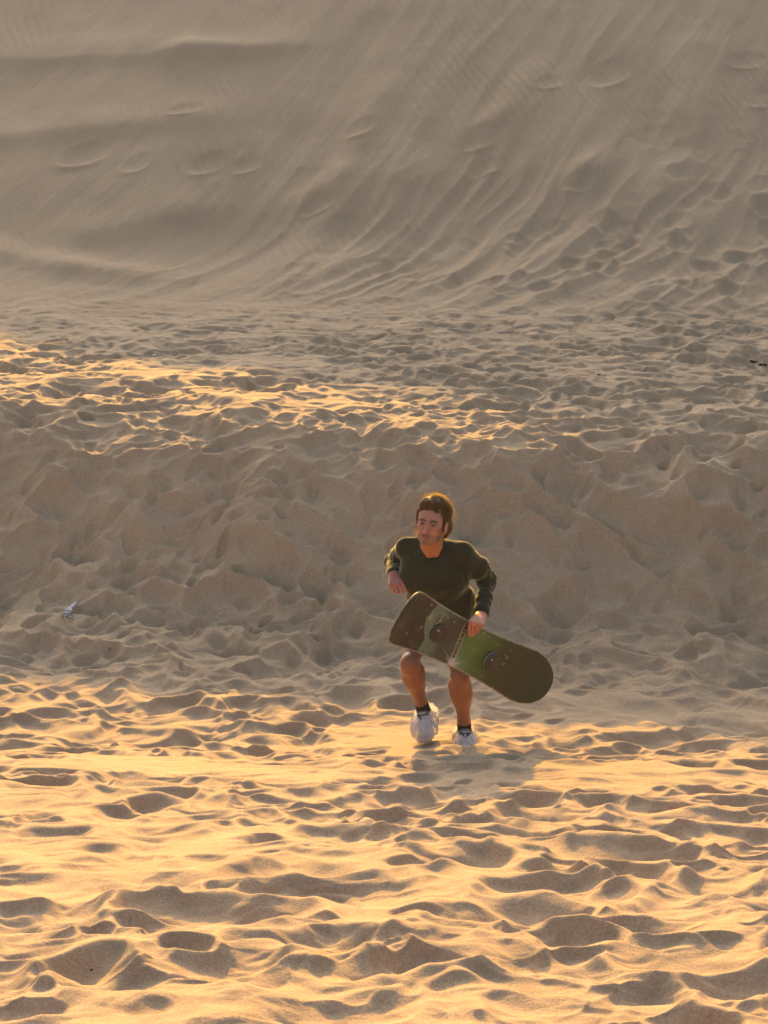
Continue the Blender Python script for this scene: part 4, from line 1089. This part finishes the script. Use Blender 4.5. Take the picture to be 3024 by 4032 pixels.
    # a strap end peeping out under the lower edge
    p0 = on_board(1752, 2594, -0.02); bo = build_mesh('strap', *tube([p0-bU*0.015, p0+bU*0.006, p0+bU*0.016-bV*0.004], [0.006, 0.007, 0.004], 8), M_disc); bo.parent = root; bo.matrix_parent_inverse = inv
    # the lettering down the strip
    fc_ = bpy.data.curves.new('lettering', 'FONT'); fc_.body = 'BURTON'; fc_.align_x = 'CENTER'; fc_.align_y = 'CENTER'; fc_.size = 0.040; fc_.extrude = 0.0004; fc_.offset = 0.0016; fc_.space_character = 1.05
    tmp = bpy.data.objects.new('lettering', fc_); COL.objects.link(tmp); bpy.context.view_layer.update()
    me = bpy.data.meshes.new_from_object(tmp); bpy.data.objects.remove(tmp)
    me.name = 'lettering'; me.materials.clear(); me.materials.append(M_letter)
    co = np.zeros(len(me.vertices)*3); me.vertices.foreach_get('co', co); co = co.reshape(-1, 3)
    lenx = co[:, 0].max()-co[:, 0].min(); want = 0.185; hy = co[:, 1].max()-co[:, 1].min()
    sx_ = want/lenx; sy_ = 0.0235/hy
    yc_ = (co[:, 1].max()+co[:, 1].min())/2; xc_ = (co[:, 0].max()+co[:, 0].min())/2
    bb = 0.020 - (co[:, 0]-xc_)*sx_; aa = np.interp(bb, [su_b[1], su_t[1]], [su_b[0], su_t[0]]) + (co[:, 1]-yc_)*sy_
    W3 = bC + aa[:, None]*bU + bb[:, None]*bV + (0.0056+co[:, 2]*0.5)[:, None]*bN
    me.vertices.foreach_set('co', W3.ravel()); me.update()
    lo = bpy.data.objects.new('lettering', me); COL.objects.link(lo); lo.parent = root; lo.matrix_parent_inverse = inv
    return root
M_edge = plain('worn_metal_edge', (0.30, 0.26, 0.18), 0.5, 0.5, 0.3)
M_disc = plain('black_plastic', (0.050, 0.042, 0.036), 0.5, 0.4, 0, 90, 0.4)
M_bolt = plain('steel_bolt', (0.45, 0.42, 0.37), 0.35, 0.5, 0.6)
M_gtrim = plain('green_worn_plastic', (0.13, 0.16, 0.10), 0.5, 0.4, 0, 200, 0.8)
M_letter = plain('dark_print', (0.035, 0.032, 0.024), 0.6)
board = build_board()
# ------------------------------------------------------------------ litter, pebbles and clumps lying on the sand
def lie(fx, fy):
    """ground point under a photo pixel, found on the real surface"""
    Ys = np.arange(5.0, 32.0, 0.01); pts = np.array([P(fx, fy, y) for y in Ys]); g = height(pts[:, 0], pts[:, 1])
    i = int(np.argmax(pts[:, 2] < g)); return Vector((pts[i, 0], pts[i, 1], g[i]))
M_clear = plain('scuffed_clear_plastic', (0.36, 0.36, 0.37), 0.4, 0.5, 0, 120, 0.5)
M_scrap = plain('pale_torn_wrapper', (0.42, 0.37, 0.30), 0.6, 0.4, 0, 150, 0.5)
M_dark = plain('dark_organic', (0.040, 0.030, 0.022), 0.9, 0.2, 0, 200, 0.5)
M_pale = plain('pale_shell', (0.62, 0.57, 0.50), 0.5, 0.4)
def rooted(o, root): o.parent = root; o.matrix_parent_inverse = Matrix.Translation(-root.location); return o
def bottle():
    top = A(lie(298, 2378)); bot = A(lie(262, 2428)); d = top-bot; L = np.linalg.norm(d); d /= L
    up = A((0, -0.45, 0.9)); up -= d*(up@d); up /= np.linalg.norm(up); bot = bot + up*0.016; w = np.cross(d, up)
    L = max(0.12, min(L, 0.20))
    root = empty('crushed_bottle', tuple(bot)); tag(root, 'crushed clear plastic bottle lying on the shaded sand slope at left', 'bottle')
    s = SDF(bot-0.20, bot+0.24, 0.0028)
    s.oval(bot, bot+d*L*0.28, w, (0.020, 0.012), (0.026, 0.016), 0.006); s.oval(bot+d*L*0.32, bot+d*L*0.48, w, (0.027, 0.017), (0.014, 0.010), 0.006)
    s.oval(bot+d*L*0.50, bot+d*L*0.54+w*0.003, w, (0.010, 0.007), (0.011, 0.007), 0.006)
    s.oval(bot+d*L*0.60+w*0.006, bot+d*L*0.95+w*0.009, w, (0.017, 0.010), (0.011, 0.009), 0.006)
    s.warp(lambda x, y, z: 0.004*noise3(x, y, z, 60, 950)); rooted(build_mesh('bottle_body', *s.mesh(), M_clear), root)
    c = bot+d*L*1.0+w*0.009
    rooted(build_mesh('cap', *tube([c, c+d*0.004, c+d*0.016, c+d*0.0165], [0.004, 0.0105, 0.0105, 0.001], 12), M_clear), root)
    a = bot+d*L*0.12+up*0.013
    rooted(build_mesh('label_strip', *tube([a-w*0.017, a+up*0.004, a+w*0.017], [0.004, 0.006, 0.004], 6), M_scrap), root)
def wrapper():
    a = A(lie(242, 2436)); b = A(lie(290, 2450)); c = A(lie(280, 2425)); up = A((0, -0.3, 0.95))*0.010
    n = 26; V = []; Q = []
    rnd = random.Random(3)
    for i in range(n):
        t = i/(n-1); p = a*(1-t)+b*t + (c-(a+b)/2)*0.25*math.sin(t*PI); wd = 0.010+0.009*abs(math.sin(t*7))+rnd.uniform(0, 0.006)
        for k in range(5):
            u = k/4-0.5; V.append(p + (c-(a+b)/2)/np.linalg.norm(c-(a+b)/2)*u*wd*2 + up*(1.9+0.9*math.sin(t*19+k*2.1)+rnd.uniform(-0.3, 0.3)))
    V = np.array(V); V2 = V - A((0, 0, 0.0015)); idx = np.arange(n*5).reshape(n, 5)
    q = np.stack([idx[:-1, :-1], idx[1:, :-1], idx[1:, 1:], idx[:-1, 1:]], -1).reshape(-1, 4)
    o = build_mesh('torn_wrapper', np.concatenate([V, V2]), np.concatenate([q, q[:, ::-1]+n*5]), M_scrap)
    tag(o, 'ragged pale torn wrapper beside the crushed bottle on the slope', 'wrapper')
def clump(name, fx, fy, size, mat, label, cat, seed, group=None, flat=0.6, n=4):
    p = A(lie(fx, fy)); s = SDF(p-size*2.2, p+size*2.2, max(size/9, 0.0012)); rnd = random.Random(seed)
    for k in range(n):
        s.ell(p+A((rnd.uniform(-1, 1)*size*0.7, rnd.uniform(-1, 1)*size*0.5, size*flat*0.4)), A((1, 0.8, flat))*size*rnd.uniform(0.35, 0.6), None, size*0.2)
    s.warp(lambda x, y, z: size*0.12*noise3(x, y, z, 2.2/size, seed)); o = build_mesh(name, *s.mesh(), mat); tag(o, label, cat, group); return o
bottle(); wrapper()
clump('dark_clump', 2972, 1432, 0.045, M_dark, 'larger dark crumbly clump on the trampled sand at the right edge', 'clump', 1)
clump('dark_clump', 3008, 1442, 0.036, M_dark, 'smaller dark clump just right of the larger one at the right edge', 'clump', 2)
clump('pebble', 2360, 1480, 0.018, M_dark, 'tiny dark pebble on the grey trampled terrace right of centre', 'pebble', 3, None, 0.7, 2)
clump('pebble', 435, 2561, 0.009, M_dark, 'tiny dark pebble in the shaded sand below the bottle', 'pebble', 4, None, 0.7, 2)
clump('pebble', 357, 3822, 0.0055, M_dark, 'tiny dark pebble in the sunlit foreground at lower left', 'pebble', 5, None, 0.7, 2)
clump('shell_fragment', 487, 2235, 0.007, M_pale, 'small pale shell fragment on the shaded slope above the bottle', 'shell', 6, None, 0.6, 2)
clump('shell_fragment', 1437, 2544, 0.008, M_pale, 'small pale shell fragment on shaded sand left of the board', 'shell', 7, None, 0.6, 2)
clump('shell_fragment', 2228, 3858, 0.006, M_pale, 'tiny pale shell fragment in the sunlit foreground hollow at lower right', 'shell', 8, None, 0.6, 2)
# ------------------------------------------------------------------ dusty air
def build_haze():
    x0, x1, y0, y1, z0, z1 = -60, 60, -12, 150, -12, 40
    v = [(x0,y0,z0),(x1,y0,z0),(x1,y1,z0),(x0,y1,z0),(x0,y0,z1),(x1,y0,z1),(x1,y1,z1),(x0,y1,z1)]
    f = [(0,3,2,1),(4,5,6,7),(0,1,5,4),(1,2,6,5),(2,3,7,6),(3,0,4,7)]
    m = bpy.data.materials.new('haze'); m.use_nodes = True; t = m.node_tree; t.nodes.clear()
    o = t.nodes.new('ShaderNodeOutputMaterial'); p = t.nodes.new('ShaderNodeVolumePrincipled')
    p.inputs['Color'].default_value = (0.84, 0.88, 0.94, 1); p.inputs['Density'].default_value = 0.0009
    p.inputs['Anisotropy'].default_value = 0.25
    t.links.new(p.outputs[0], o.inputs['Volume'])
    ob = mesh_obj('haze', v, f, m, smooth=False); tag(ob, kind='stuff')
build_haze()
